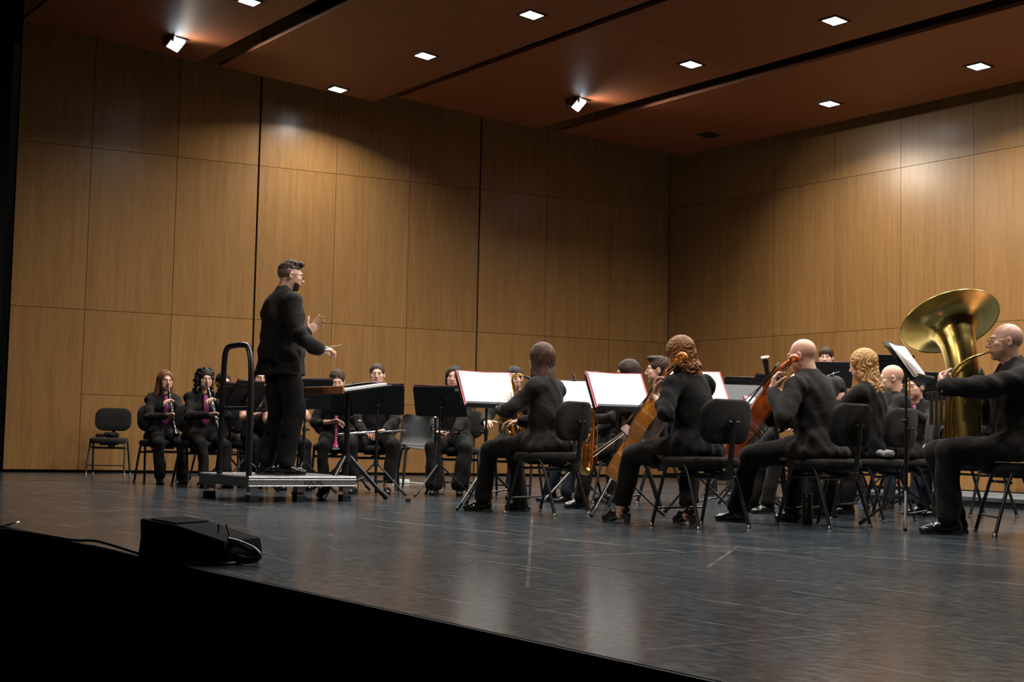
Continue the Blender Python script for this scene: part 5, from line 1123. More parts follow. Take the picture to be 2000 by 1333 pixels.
# ---------------------------------------------------------------- podium, rail, conductor's desk
PC = Vector((-2.12, 11.50, 0)); PU = UP; PL = LF          # near corner and its two edges
pr = empty('podium', PC + (PU + PL) * 0.5, math.atan2(PU.y, PU.x), 'low square aluminium conductor podium on four stubby legs', 'podium')
Z1 = 0.215; T = 0.088
b = MB(); b.box((0, 0, Z1 - 0.008), (0.96, 0.96, 0.014)); b.build('deck', M['ply'], pr)
for (cx_, cy_, dx, dy) in ((0, -0.485, 1.0, 0.03), (0, 0.485, 1.0, 0.03), (-0.485, 0, 0.03, 0.94), (0.485, 0, 0.03, 0.94)):
    b = MB(); b.box((cx_, cy_, Z1 - T / 2), (dx, dy, T)); sd = b.build('side_profile', M['alu'], pr, bevel=0.003)
    for zz in (Z1 - 0.012, Z1 - 0.031, Z1 - 0.082):
        b = MB()
        if dx > dy: b.tube([(cx_ - dx / 2 + 0.004, cy_ + math.copysign(0.016, cy_), zz), (cx_ + dx / 2 - 0.004, cy_ + math.copysign(0.016, cy_), zz)], 0.006, 8)
        else: b.tube([(cx_ + math.copysign(0.016, cx_), cy_ - dy / 2 + 0.004, zz), (cx_ + math.copysign(0.016, cx_), cy_ + dy / 2 - 0.004, zz)], 0.006, 8)
        b.build('profile_ridge', M['alu'], sd, smooth=True)
for (x, y) in ((-0.43, -0.43), (0.43, -0.43), (0.0, -0.43), (-0.43, 0.43), (0.43, 0.43)):
    b = MB(); b.box((x, y, (Z1 - T + 0.055) / 2 + 0.0275), (0.075, 0.075, Z1 - T - 0.055)); lg = b.build('leg', M['steel'], pr)
    b = MB(); b.box((x, y, 0.0285), (0.085, 0.085, 0.057)); b.build('rubber_foot', M['plastic'], lg, bevel=0.004)
def text_mesh(txt, size, m, parent, M4, name='lettering'):
    cu = bpy.data.curves.new('t', 'FONT'); cu.body = txt; cu.size = size; cu.extrude = 0.0006; cu.align_x = 'CENTER'; cu.align_y = 'CENTER'
    to = bpy.data.objects.new('t', cu); COL.objects.link(to); dg = bpy.context.evaluated_depsgraph_get(); dg.update(); me = bpy.data.meshes.new_from_object(to.evaluated_get(dg)); bpy.data.objects.remove(to)
    me.materials.clear(); me.materials.append(m); o = bpy.data.objects.new(name, me); COL.objects.link(o); o.parent = parent; o.matrix_local = M4; return o
text_mesh('GUIL', 0.052, M['black'], pr, Matrix.Translation((0.10, -0.5012, Z1 - 0.057)) @ Matrix.Rotation(math.pi / 2, 4, 'X') @ Matrix.Diagonal((1.7, 0.85, 1, 1)))
rail = empty('podium_rail', pr.location, pr.rotation_euler.z, 'black tubular safety rail behind the conductor on the podium', 'rail')
b = MB(); b.tube(smooth_path([(-0.478, -0.46, Z1), (-0.478, -0.455, 0.75), (-0.478, -0.43, 1.12), (-0.478, -0.375, 1.26), (-0.478, -0.28, 1.295), (-0.478, -0.02, 1.295), (-0.478, 0.07, 1.26), (-0.478, 0.10, 1.15), (-0.478, 0.115, 0.75), (-0.478, 0.12, Z1)], 6), 0.024, 12); b.build('hoop', M['tube'], rail, smooth=True)
b = MB(); b.tube([(-0.478, -0.45, 0.765), (-0.478, 0.11, 0.765)], 0.019, 10); b.build('crossbar', M['tube'], rail, smooth=True)

dl = Vector((-1.42, 12.30, 0)); ds = empty('conductor_desk', dl, math.atan2(UP.y, UP.x), 'wide wooden conductor music desk on a heavy black tripod', 'music desk')
M4 = Matrix.Translation((0, 0, 0.962)) @ Matrix.Rotation(-0.16, 4, 'Y')
b = MB(); b.box(M4 @ Vector((0, 0, 0)), (0.48, 0.70, 0.016), M4.to_3x3()); b.build('desk_top', M['standplate'], ds, bevel=0.003)
b = MB(); b.box(M4 @ Vector((-0.24, 0, 0.022)), (0.018, 0.70, 0.065), M4.to_3x3()); b.build('front_lip', M['deskwood'], ds, bevel=0.003)
b = MB(); b.tube([(0, 0, 0.16), (0, 0, 0.62)], 0.024, 12); b.build('pole', M['tube'], ds, smooth=True)
b = MB(); b.tube([(0, 0, 0.06), (0, 0, 0.30)], 0.017, 12); b.build('centre_shaft', M['chrome'], ds, smooth=True)
b = MB(); b.tube([(0, 0, 0.60), (0, 0, 0.952)], 0.018, 12); b.build('upper_pole', M['tube'], ds, smooth=True)
b = MB(); b.tube([(0, 0, 0.585), (0, 0, 0.635)], 0.032, 12); b.tube([(0, 0, 0.61), (0.06, -0.03, 0.61)], 0.012, 8); b.build('collar', M['plastic'], ds, smooth=True)
b = MB(); b.tube([(0, 0, 0.33), (0, 0, 0.40)], 0.042, 12); b.build('hub', M['plastic'], ds, smooth=True)
for a in (-2.62, -0.30, 1.75):
    d = Vector((math.cos(a), math.sin(a), 0)); b = MB(); b.tube([d * 0.03 + Vector((0, 0, 0.375)), d * 0.36 + Vector((0, 0, 0.02))], 0.019, 10); lg = b.build('leg', M['tube'], ds, smooth=True)
    b = MB(); b.tube([d * 0.30 + Vector((0, 0, 0.085)), d * 0.375 + Vector((0, 0, 0.022))], 0.025, 10); b.build('rubber_foot', M['plastic'], lg, smooth=True)
    b = MB(); b.tube([d * 0.02 + Vector((0, 0, 0.15)), d * 0.2 + Vector((0, 0, 0.20))], 0.010, 8); b.build('strut', M['tube'], ds, smooth=True)
sc = empty('conductor_score', (0, 0, 0), 0, 'thick open white score lying on the conductor desk', 'score'); sc.matrix_world = Matrix.Translation(dl) @ Matrix.Rotation(math.atan2(UP.y, UP.x), 4, 'Z') @ M4
for sy, hgt in ((-1, 0.022), (1, 0.012)):
    b = MB(); b.box((0.0, sy * 0.158, 0.009 + hgt / 2), (0.42, 0.31, hgt), Matrix.Rotation(sy * -0.03, 3, 'X')); b.build('page_block', M['paper'], sc, bevel=0.003)
b = MB(); b.box((0.03, -0.12, 0.044), (0.40, 0.28, 0.0015), Matrix.Rotation(-0.06, 3, 'X') @ Matrix.Rotation(0.03, 3, 'Y')); b.build('turned_page', M['paper'], sc)

# ---------------------------------------------------------------- people
def X(px, Y): return AY(px, 850, Y).x
def L2(px, Y, z=0.0): return (X(px, Y), Y, z)
def clar_pose(S, seat=0.47, ang=0.62, side=0.0, t1=0.36, t2=0.62):
    m = Vector((0, 0.125, seat + 0.085 * S + (0.505 + 0.10) * S)); d = Vector((side, ang, -math.sqrt(max(0.01, 1 - ang * ang)))).normalized()
    a = m + d * 0.66 * t1; c = m + d * 0.66 * t2
    return dict(hl=tuple(a + Vector((-0.055, -0.055, 0.0))), hr=tuple(c + Vector((0.055, -0.06, 0.0))), hd_l=(0.75, 0.55, 0.15), pn_l=(0.5, 0.6, -0.5), hd_r=(-0.75, 0.6, 0.15), pn_r=(-0.4, 0.6, -0.5), pole_r=(0.9, -0.5, -0.7), pole_l=(-0.9, -0.5, -0.7)), d
PEOPLE = {}
def play_clarinet(key, label, loc, face, S, look, clabel, ang=0.62, side=0.0, mname='ebony', **pose):
    ps, d = clar_pose(S, ang=ang, side=side); ps['S'] = S; ps.update(pose); lk = dict(hands=('keys', 'keys')); lk.update(look)
    r = person(label, loc, face, ps, lk, 'musicians'); PEOPLE[key] = r
    dw = r['M'].to_3x3() @ d; m = r['mouth']
    clarinet(m - dw * 0.012, m + dw * 0.65, clabel, mname); return r

# conductor
cl = Vector((-1.98, 12.08, Z1))
con = person('conductor in black suit and glasses standing on the podium, raising both hands', cl, (UP.x, UP.y),
    dict(S=1.055, stand=True, lean=0.0, twist=-0.06, head_yaw=-0.22, head_pitch=-0.16, foot_r=(0.10, 0.02), foot_l=(-0.11, -0.06), toe_r=0.3, toe_l=-0.2,
         hr_w=AY(622, 683, 11.98), hl_w=AY(597, 650, 12.55), pole_r=(0.55, -0.15, -1.0), pole_l=(-0.6, -0.1, -1.0), hd_r_w=(0.9, 0.30, 0.10), pn_r=(-0.25, 0.1, -1), hd_l_w=(0.62, 0.2, 0.62), pn_l_w=(0.35, -0.8, 0.1)),
    dict(hair='fade', haircol='darkbrown', glasses='dark', beard=True, top='suit', skin='fair', hands=('baton', 'cue'), seed=1, build=1.14, deep=1.22, jaw=1.05, fat=0.002)); PEOPLE['con'] = con
h0 = AY(640, 678, 11.98)
ba = empty('baton', (0, 0, 0), 0, 'thin white baton held in the conductor right hand', 'baton')
b = MB(); b.tube([AY(637, 679, 11.98), AY(668, 674, 11.98)], [0.003, 0.0018], 8); b.build('shaft', M['paper'], ba, smooth=True)
b = MB(); b.ball(AY(637, 679, 11.98), 0.010, 10, 6, sc=(1.6, 1, 1)); b.build('grip', M['ivory'], ba, smooth=True)

FW1 = (0.48, -0.88)
play_clarinet('p1', 'young woman with long light brown hair and purple tie playing clarinet, leftmost musician', L2(317, 15.35), FW1, 0.865,
    dict(fem=True, hair='long', haircol='lightbrown', tie=True, seed=2, shoe='patent', build=1.0), 'black clarinet with silver keys played by the light brown haired woman', ang=0.58, head_yaw=0.10, head_pitch=-0.02)
chair(L2(318, 15.38), FW1, 'black orchestra chair under the light brown haired clarinetist')
FW2 = (0.56, -0.83)
play_clarinet('p2', 'woman with curly dark hair and purple tie playing clarinet beside the podium rail', L2(393, 14.7), FW2, 0.87,
    dict(fem=True, hair='curly', haircol='black', tie=True, seed=3, ankle='skin', skin='fair', shoe='flat'), 'black clarinet with silver keys played by the curly haired woman', ang=0.60, head_yaw=-0.05, head_pitch=-0.05)
chair(L2(397, 14.73), FW2, 'black orchestra chair under the curly haired clarinetist')
chair(L2(214, 18.0), (0.10, -1.0), 'empty black orchestra chair against the side wall with a dark cloth on its seat')
play_clarinet('p2b', 'dark haired musician mostly hidden behind the curly haired clarinetist', L2(430, 16.0), (0.6, -0.8), 0.88, dict(hair='short', haircol='black', seed=14), 'clarinet of the musician hidden behind the curly haired woman', far=True)
chair(L2(427, 16.03), (0.6, -0.8), 'black orchestra chair behind the curly haired clarinetist')
play_clarinet('p3', 'musician in a short sleeved black sequin top partly hidden behind the podium rail', L2(500, 14.9), (0.5, -0.86), 0.90,
    dict(fem=True, hair='bun', haircol='darkbrown', top='sequin', hem=False, sleeve='short', seed=4, collar=False), 'clarinet of the musician in the sequin top', ang=0.6)
chair(L2(497, 14.93), (0.5, -0.86), 'black orchestra chair under the musician in the sequin top')
play_clarinet('p3b', 'clarinetist hidden behind the conductor with one knee showing', L2(553, 14.6), (0.42, -0.9), 0.90, dict(hair='short', haircol='darkbrown', top='knit', hem=False, sleeve='short', collar=False, seed=5), 'clarinet whose bell shows beside the conductor trousers', ang=0.5)
chair(L2(550, 14.63), (0.42, -0.9), 'black orchestra chair hidden behind the conductor')
play_clarinet('p4', 'dark haired musician in black playing a pink clarinet behind the wooden desk', L2(655, 14.6), (0.14, -0.99), 0.875,
    dict(hair='short', haircol='darkbrown', top='knit', hem=False, collar=False, seed=6, sleeve='three'), 'pink clarinet with silver keys', ang=0.38, side=0.0, mname='pinkcl', head_pitch=-0.25)
chair(L2(655, 14.63), (0.14, -0.99), 'black orchestra chair under the pink clarinet player')
p5 = person('woman with pulled back dark hair holding a silver flute across her lap', L2(733, 14.05), (0.02, -1.0),
    dict(S=0.935, lean=-0.02, head_yaw=0.05, head_pitch=0.0, hr=(0.10, 0.30, 0.60), hl=(-0.12, 0.31, 0.625), hd_r=(-0.7, 0.6, -0.1), hd_l=(0.8, 0.5, -0.15), pn_r=(-0.1, 0.2, -1), pn_l=(0.1, 0.3, -1), kx=0.35, fx=0.16),
    dict(fem=True, hair='bun', haircol='darkbrown', top='knit', hem=True, collar=False, seed=7, hands=('rest', 'keys'), build=1.05, ankle='skin', shoe='flat'), 'musicians'); PEOPLE['p5'] = p5
flute(AY(793, 842, 13.68), AY(661, 849, 13.66), 'silver flute lying across the lap of the woman with pulled back hair')
chair(L2(733, 14.08), (0.02, -1.0), 'black orchestra chair under the flute player')
p6 = person('woman with long straight black hair holding a piccolo in her lap', L2(885, 14.15), (-0.06, -0.98),
    dict(S=0.925, lean=-0.02, head_yaw=-0.10, hr=(0.13, 0.33, 0.62), hl=(-0.06, 0.36, 0.62), hd_r=(-0.9, 0.4, 0), hd_l=(0.9, 0.35, -0.1), kx=0.25, fx=0.12, fy=0.44),
    dict(fem=True, hair='darklong', haircol='black', top='knit', hem=True, collar=False, seed=8, hands=('grip', 'rest'), build=1.12, trous='wide'), 'musicians')
flute(AY(865, 845, 13.75), AY(905, 840, 13.72), 'short black piccolo in the hands of the long haired woman', name='piccolo', body='ebony', r=0.0075)
chair(L2(896, 14.2), (-0.10, -0.98), 'black orchestra chair under the piccolo player')
plastic_chair(L2(823, 15.7), (0.25, -0.97), 'grey moulded plastic chair beside the piccolo player')

p7 = person('black haired musician glimpsed between the red folder and the saxophonist', L2(1004, 13.6), (-0.3, -0.95), dict(S=0.90, far=True, head_yaw=0.2), dict(hair='short', haircol='black', seed=9, top='suit2', trous='denim'), 'musicians')
chair(L2(1004, 13.63), (-0.3, -0.95), 'black orchestra chair behind the near red folder')

F8 = (-0.82, 0.57); l8 = Vector((0.29, 10.72, 0))
p8 = person('woman with straight brown hair in a dark jacket playing saxophone, seen from behind', l8 + Vector((*F8, 0)) * 0.05, F8,
    dict(S=0.945, lean=0.03, head_yaw=-0.25, hl=(-0.13, 0.30, 0.78), hr=(0.15, 0.30, 0.70), foot_l=(-0.13, 0.46), foot_r=(0.15, 0.30), toe_l=-0.5, pole_l=(-1, -0.3, -0.5), hd_l=(0.6, 0.5, 0.3)),
    dict(fem=True, hair='straight', haircol='brown', top='suit2', seed=10, shoe='patent', hands=('keys', 'keys'), build=1.05), 'musicians')
chair(l8, F8, 'black orchestra chair with bare back pad behind the brown haired saxophonist')
m = p8['mouth']; fwd = Vector((*F8, 0)); rgt = Vector((F8[1], -F8[0], 0))
ax = Vector((0, 0, 1)) * 0.93 - rgt * 0.30 + fwd * 0.05; ax.normalize(); xx = (fwd - ax * fwd.dot(ax)).normalized()
def sax_at(neckpos, xx, ax, label, mname='gold'):
    Rm = Matrix((xx, ax.cross(xx), ax)).transposed().to_4x4(); return saxophone(Matrix.Translation(neckpos) @ Rm @ Matrix.Translation((0.195, 0, -0.565)), label, mname)
sax_at(AY(1040, 742, 11.02), xx, ax, 'gold alto saxophone played by the brown haired woman')

F11 = (-0.61, 0.79); c11 = Vector((1.28, 9.47, 0)); fv = Vector((*F11, 0)); l11 = c11 + fv * 0.07
p11 = person('woman with short auburn hair in black playing the amber cello', l11, F11,
    dict(S=0.945, lean=0.16, roll=-0.03, head_yaw=0.12, head_pitch=-0.10, hl_w=AY(1281, 774, 9.46), hr_w=AY(1262, 828, 10.15), pole_l_w=(-0.42, -0.55, -0.75), hd_l_w=(0.1, 0.15, 1.0), pn_l_w=(0.8, -0.35, 0.1),
         foot_l=(-0.20, 0.50), foot_r=(0.17, 0.22), toe_l=-0.25, kpole_l=(-0.25, 0.5, 1), kpole_r=(0.5, 0.5, 1)),
    dict(fem=True, hair='bob', haircol='auburn', top='knit', hem=True, collar=False, seed=11, hands=('grip', 'string'), build=1.12, ankle='skin', shoe='heel', sleeve='three', skin='fair'), 'musicians')
chair(c11, F11, 'black orchestra chair under the auburn haired cellist')
cello(G(1176, 1009), AY(1337, 692, 9.38), (0.72, -0.69, 0), 'amber varnished cello held by the auburn haired woman', 'cello1')
bow(AY(1159, 893, 10.05), AY(1262, 815, 10.2), 'cello bow with white hair crossing the amber cello')

F12 = (-0.66, 0.75); c12 = Vector((2.19, 9.85, 0)); fv12 = Vector((*F12, 0)); l12 = c12 + fv12 * 0.08
p12 = person('bald man in dark jacket playing the red cello, seen from behind', l12, F12,
    dict(S=0.975, lean=0.10, roll=-0.04, head_yaw=0.28, head_pitch=-0.12, hl_w=AY(1512, 768, 9.80), hr_w=AY(1490, 830, 10.4), pole_l_w=(-0.45, -0.6, -0.9), hd_l_w=(0.05, 0.1, 1.0), pn_l_w=(0.8, 0.1, 0.1),
         foot_l=(-0.20, 0.52), foot_r=(0.22, 0.35), kpole_l=(-0.4, 0.5, 1), kpole_r=(0.5, 0.5, 1), toe_l=-0.3),
    dict(hair='none', haircol='fade', top='suit2', seed=12, hands=('grip', 'string'), build=1.14, tail=0.13, skin='pink', brow=0.003), 'musicians')
chair(c12, F12, 'black orchestra chair under the bald cellist')
cello(G(1350, 1000), AY(1556, 697, 9.72), (0.72, -0.69, 0), 'red varnished cello held by the bald man', 'cello2')
bow(AY(1385, 890, 10.6), AY(1490, 820, 10.5), 'cello bow almost hidden behind the red cello')

F14 = (-0.72, 0.69); c14 = Vector((2.76, 10.72, 0))
p14 = person('woman with layered blond hair in black seen from behind', c14 + Vector((*F14, 0)) * 0.04, F14,
    dict(S=0.955, lean=0.05, head_yaw=0.08, head_pitch=-0.1, hl=(-0.10, 0.34, 0.85), hr=(0.14, 0.34, 0.75)),
    dict(fem=True, hair='wavy', haircol='blond', top='knit', hem=True, collar=False, seed=13, hands=('keys', 'keys'), build=1.12, sleeve='three'), 'musicians')
chair(c14, F14, 'black orchestra chair with a curved back pad under the blond woman')
clarinet(AY(1641, 727, 10.85), AY(1545, 770, 11.2), 'black clarinet at the lips of the blond woman')
p16 = person('bald man with dark glasses in black suit sitting beyond the blond woman', L2(1752, 11.5), (-0.95, 0.12),
    dict(S=0.87, lean=0.05, head_yaw=0.0, head_pitch=-0.12), dict(hair='none', haircol='saltpepper', glasses='dark', seed=15, skin='pink', build=1.1, fat=0.003, brow=0.0), 'musicians')
chair(L2(1765, 11.52), (-0.95, 0.12), 'black orchestra chair under the bald man with glasses, beside the tall stand')
p13 = person('dark haired musician whose ear shows between the bald cellist and the blond woman', L2(1652, 12.3), (-0.85, 0.3), dict(S=0.80, far=True, head_pitch=-0.3, lean=0.15), dict(hair='short', haircol='black', seed=16), 'musicians')
chair(L2(1652, 12.33), (-0.85, 0.3), 'black orchestra chair of the dark haired musician hidden behind the blond woman')
p13b = person('grey haired musician bending forward behind the bald cellist', L2(1634, 13.4), (-0.9, -0.2), dict(S=0.88, far=True, lean=0.2, head_pitch=-0.4), dict(hair='short', haircol='grey', seed=17), 'musicians')
chair(L2(1634, 13.43), (-0.9, -0.2), 'black orchestra chair of the bending grey haired musician')
p9y = person('young man with dark quiff looking left beside the auburn haired cellist', L2(1290, 12.9), (-0.85, 0.10), dict(S=1.0, head_yaw=-0.02, lean=0.02, head_pitch=-0.02), dict(hair='quiff', haircol='darkbrown', seed=18, top='suit', skin='fair'), 'musicians')
chair(L2(1293, 12.93), (-0.85, 0.10), 'black orchestra chair under the young man with the quiff')
p9w = person('long dark haired saxophonist half hidden behind the music of the cellist', L2(1236, 11.7), (-0.92, 0.05), dict(S=0.88, hl=(-0.08, 0.38, 0.72), hr=(0.08, 0.34, 0.62), head_pitch=-0.15), dict(fem=True, hair='darklong', haircol='darkbrown', seed=19, hands=('keys', 'keys'), top='suit2'), 'musicians')
chair(L2(1239, 11.7), (-0.92, 0.05), 'black orchestra chair under the long dark haired saxophonist')
sax_at(AY(1205, 780, 11.55), Vector((-0.75, -0.66, 0)).normalized(), Vector((0.12, 0.1, 0.98)).normalized(), 'dark gold tenor saxophone under the music of the cellist')
p9o = person('musician hidden behind the cellist music with dark blue trousers showing', L2(1165, 13.0), (-0.8, -0.5), dict(S=0.82, far=True, hl=(-0.1, 0.36, 0.7)), dict(hair='short', haircol='black', seed=20, trous='denim', top='suit'), 'musicians')
chair(L2(1168, 13.0), (-0.8, -0.5), 'black orchestra chair of the musician in dark blue trousers')
clarinet(AY(1119, 728, 12.45), AY(1150, 842, 12.4), 'thin black oboe standing up in front of the pale sheets')
p20 = person('grey haired musician far back whose crown shows over the black stands', L2(1430, 15.5), (-0.4, -0.9), dict(S=0.90, far=True, head_pitch=-0.3), dict(hair='short', haircol='saltpepper', seed=21), 'musicians')
chair(L2(1430, 15.53), (-0.4, -0.9), 'black orchestra chair of the grey haired musician far back')
p21 = person('bald musician far back whose crown barely shows left of the bassoon', L2(1468, 16.9), (-0.4, -0.9), dict(S=0.93, far=True), dict(hair='none', haircol='grey', seed=22), 'musicians')
chair(L2(1468, 16.93), (-0.4, -0.9), 'black orchestra chair of the bald musician left of the bassoon')
pb = person('bassoonist hidden behind the bald cellist', L2(1572, 11.7), (-0.85, -0.3), dict(S=0.85, far=True, hl=(0.0, 0.35, 0.75), hr=(0.18, 0.3, 0.55)), dict(hair='short', haircol='saltpepper', seed=23), 'musicians')
chair(L2(1575, 11.72), (-0.85, -0.3), 'black orchestra chair of the hidden bassoonist')
bassoon(G(1540, 1003), AY(1494, 697, 11.3), 'black bassoon with a pale bell ring rising left of the bald cellist')

# risers at the back right
def riser(n0, n1, v0, v1, z, name, label, skirt=True):
    r = empty(name, NV((n0 + n1) / 2, (v0 + v1) / 2), math.atan2(UP.y, UP.x), label, 'riser', 'stage risers')
    b = MB(); b.box((0, 0, z - 0.02), (n1 - n0, v1 - v0, 0.04)); b.build('deck', M['riser'], r, bevel=0.003)
    if skirt:
        b = MB(); b.box((-(n1 - n0) / 2 + 0.03, 0, (z - 0.04) / 2), (0.02, v1 - v0 - 0.04, z - 0.042)); b.build('front_board', M['plastic'], r)
    for sx in (-1, 1):
        k = max(2, int((v1 - v0) / 1.2) + 1)
        for i in range(k):
            b = MB(); b.box((sx * ((n1 - n0) / 2 - 0.07), -(v1 - v0) / 2 + 0.06 + (v1 - v0 - 0.12) * i / (k - 1), (z - 0.04) / 2 + 0.0005), (0.05, 0.05, z - 0.041)); b.build('leg', M['alu'], r)
    return r
M['riser'] = mat('riser_deck', (0.06, 0.07, 0.075), 0.5, var=0.2, vscale=5)
g = G(1795, 985); gn, gv = g.dot(UP), g.dot(LF)
riser(gn, gn + 1.5, gv - 5.0, gv + 0.9, 0.10, 'low_riser', 'low grey stage riser behind the tuba player')
riser(gn + 1.9, gn + 3.4, gv - 5.0, gv + 1.4, 0.40, 'high_riser', 'higher grey stage riser near the rear wall', skirt=False)
rb = NV(gn + 2.6, 0); pbx = L2(1614, 16.4, 0.0); vb = Vector(pbx).dot(LF); nb_ = Vector(pbx).dot(UP)
boy = person('dark haired boy peering over a black stand near the rear wall', pbx, (-0.35, -0.94), dict(S=0.972, stand=True, far=True, lean=0.02), dict(hair='boy', haircol='darkbrown', seed=24, top='suit'), 'musicians')

p18 = person('musician in dark suit with pink tie seated behind the tuba music', L2(1790, 12.9), (-0.55, -0.83), dict(S=0.86, head_yaw=-0.3, hl=(-0.02, 0.33, 0.90), hr=(0.10, 0.30, 0.93), far=True), dict(hair='short', haircol='saltpepper', tie=True, seed=25, trous='denim', skin='pink'), 'musicians')
for ch_ in p18['obj'].children:
    if ch_.name.startswith('necktie'): ch_.data.materials[0] = CL['pinkshirt']
chair(L2(1792, 12.93), (-0.55, -0.83), 'black orchestra chair under the musician with the pink tie')
p19 = person('musician in black hidden behind the tuba with dark trousers showing', L2(1905, 11.8), (-0.92, -0.25), dict(S=0.90, far=True, hl=(-0.1, 0.32, 0.70), hr=(0.12, 0.32, 0.62)), dict(hair='short', haircol='black', seed=26, trous='denim'), 'musicians')
chair(L2(1907, 11.83), (-0.92, -0.25), 'black orchestra chair of the musician hidden behind the tuba')
clarinet(AY(1866, 770, 11.5), AY(1880, 862, 11.45), 'black clarinet with bright silver keys behind the tuba')
saxophone(Matrix.Translation(AY(1776, 778, 12.55)) @ Matrix.Rotation(2.6, 4, 'Z') @ Matrix.Scale(0.42, 4), 'small gold brass horn held near the face of the pink tie musician')

FT = (-0.995, 0.06); ct = Vector((3.36, 9.33, 0)); lt = ct + Vector((*FT, 0)) * 0.05
pt = person('bald man with thin gold glasses in black suit playing the tuba', lt, FT,
    dict(S=1.06, lean=0.02, head_yaw=-0.08, head_pitch=0.02, hl_w=AY(1846, 757, 8.98), hr_w=AY(1872, 785, 9.62), pole_l_w=(0.1, -0.5, -1.0), hd_l_w=(0.05, 0.75, 0.65), pn_l_w=(0.9, 0.0, 0.1), hd_r_w=(-0.8, 0.1, -0.2),
         foot_l=(-0.14, 0.44), foot_r=(0.10, 0.34), toe_l=-0.05, kx=0.1, seat=0.48),
    dict(hair='none', haircol='fade', glasses='gold', seed=27, hands=('keys', 'fist'), build=1.13, skin='pink', brow=0.002, fat=0.002), 'musicians')
chair(ct, FT, 'black orchestra chair under the tuba player at the right edge')
tuba(AY(1889, 846, 9.36), 'large brass tuba with wide bell held by the bald man in glasses')

# ---------------------------------------------------------------- music stands and music
def zpx(px, py, Y): return AY(px, py, Y).z
s1 = stand(449, 14.9, (-0.90, 0.44), zpx(449, 775, 14.9), 'black music stand left of the podium rail posts', legyaw=0.5); folder(s1, 'dark red folder on the stand left of the rail', 'darkred', dz=0.012)
s2 = stand(482, 14.2, (-0.85, 0.52), zpx(482, 772, 14.2), 'black music stand with a white sticker seen through the podium rail', legyaw=0.9, sticker=True); folder(s2, 'dark red folder on the stickered stand behind the rail', 'darkred', dz=0.012)
s3 = stand(594, 13.35, (-0.25, 0.97), zpx(594, 770, 13.35), 'black music stand right behind the conductor legs', legyaw=0.15); folder(s3, 'dark red folder on the stand behind the conductor', 'darkred', dz=0.014)
s4 = stand(675, 14.15, (-0.1, 0.99), zpx(675, 785, 14.15), 'black music stand of the pink clarinet player behind the wooden desk', legyaw=0.7); folder(s4, 'dark red folder before the pink clarinet player', 'darkred', dz=0.010)
s5 = stand(736, 13.40, (-0.05, 1.0), zpx(736, 781, 13.4), 'black music stand in front of the flute player', legyaw=-0.5); folder(s5, 'dark red folder before the flute player', 'darkred', dz=0.016)
s6 = stand(858, 13.42, (0.12, 0.99), zpx(860, 785, 13.42), 'black music stand with a white sticker in front of the piccolo player', legyaw=0.0, sticker=True); folder(s6, 'dark red folder before the piccolo player', 'darkred', dz=0.016)
s7 = stand(949, 11.15, (0.46, -0.89), zpx(949, 762, 11.15), 'black music stand facing the brown haired saxophonist', legyaw=0.5, hubz=0.33, legr=0.36, tilt=32); folder(s7, 'open bright red folder with white music before the brown haired saxophonist', 'red', dz=0.004)
s8 = stand(1122, 12.35, (0.35, -0.94), zpx(1122, 775, 12.35), 'black music stand with pale sheets between the saxophonist and the cellist music', tilt=32, legyaw=0.2); folder(s8, 'pale loose sheets of music behind the thin oboe', None, dz=0.0, name='sheet_music')
s9 = stand(1205, 10.62, (0.42, -0.91), zpx(1202, 766, 10.62), 'black music stand facing the auburn haired cellist', legyaw=0.55, hubz=0.33, legr=0.36, tilt=32); folder(s9, 'open red folder with white music before the auburn haired cellist', 'red', dz=0.004)
s10 = stand(1362, 10.75, (0.42, -0.91), zpx(1362, 762, 10.75), 'black music stand of the bald cellist hidden behind the auburn haired woman', legyaw=0.8, tilt=32); folder(s10, 'red folder with white music peeking out right of the auburn haired cellist', 'red', dz=0.004)
s11 = stand(1450, 12.7, (0.25, -0.97), zpx(1452, 776, 12.7), 'black music stand low between the two cellists', legyaw=0.8, tilt=48)
s11b = stand(1458, 13.9, (-0.1, 1.0), zpx(1455, 765, 13.9), 'black music stand behind the low stand between the cellists', legyaw=0.3)
s12 = stand(1490, 13.3, (-0.75, 0.66), zpx(1486, 762, 13.3), 'black music stand with dark red folder below the bassoon bell', legyaw=0.1); folder(s12, 'dark red folder of music below the bassoon bell', 'darkred', dz=0.012)
s13 = stand(1768, 9.75, (0.86, -0.51), zpx(1764, 708, 9.75), 'tall black music stand with a thin pole facing the tuba player', tilt=36, legyaw=0.25, hubz=0.26, legr=0.36, width=0.46); folder(s13, 'white sheets of music facing the tuba player', None, dz=0.0, name='sheet_music', w=0.215, h_=0.30)
s14 = stand(1812, 13.3, (-0.1, 1.0), zpx(1812, 757, 13.3), 'black music stand left of the tuba bell column', legyaw=0.4)
s15 = stand(1620, 15.6, (0.1, 1.0), zpx(1620, 733, 15.6), 'black music stand in front of the boy', legyaw=0.4); folder(s15, 'dark red folder on the stand of the boy', 'darkred', dz=0.008)
s16 = stand(1732, 13.9, (0.1, 1.0), zpx(1732, 722, 13.9), 'black music stand behind the bald man with glasses', legyaw=0.4, sticker=True)
tb = empty('phone', (0, 0, 0), 0, 'phone in a pink red case showing a pale screen on the low stand', 'phone'); tb.matrix_world = s11['W'] @ Matrix.Translation((-0.05, 0.009, -0.07)) @ Matrix.Rotation(math.pi, 4, 'Z') @ Matrix.Rotation(0.12, 4, 'Y')
b = MB(); b.box((0, 0, 0), (0.105, 0.012, 0.14)); b.build('case', mat('phone_case', (0.55, 0.05, 0.06), 0.4), tb, bevel=0.004)
b = MB(); b.box((0.004, -0.0068, -0.004), (0.088, 0.002, 0.118)); b.build('screen', mat('phone_screen', (0.3, 0.5, 0.5), 0.2, emit=(0.45, 0.8, 0.85), estr=0.35), tb)

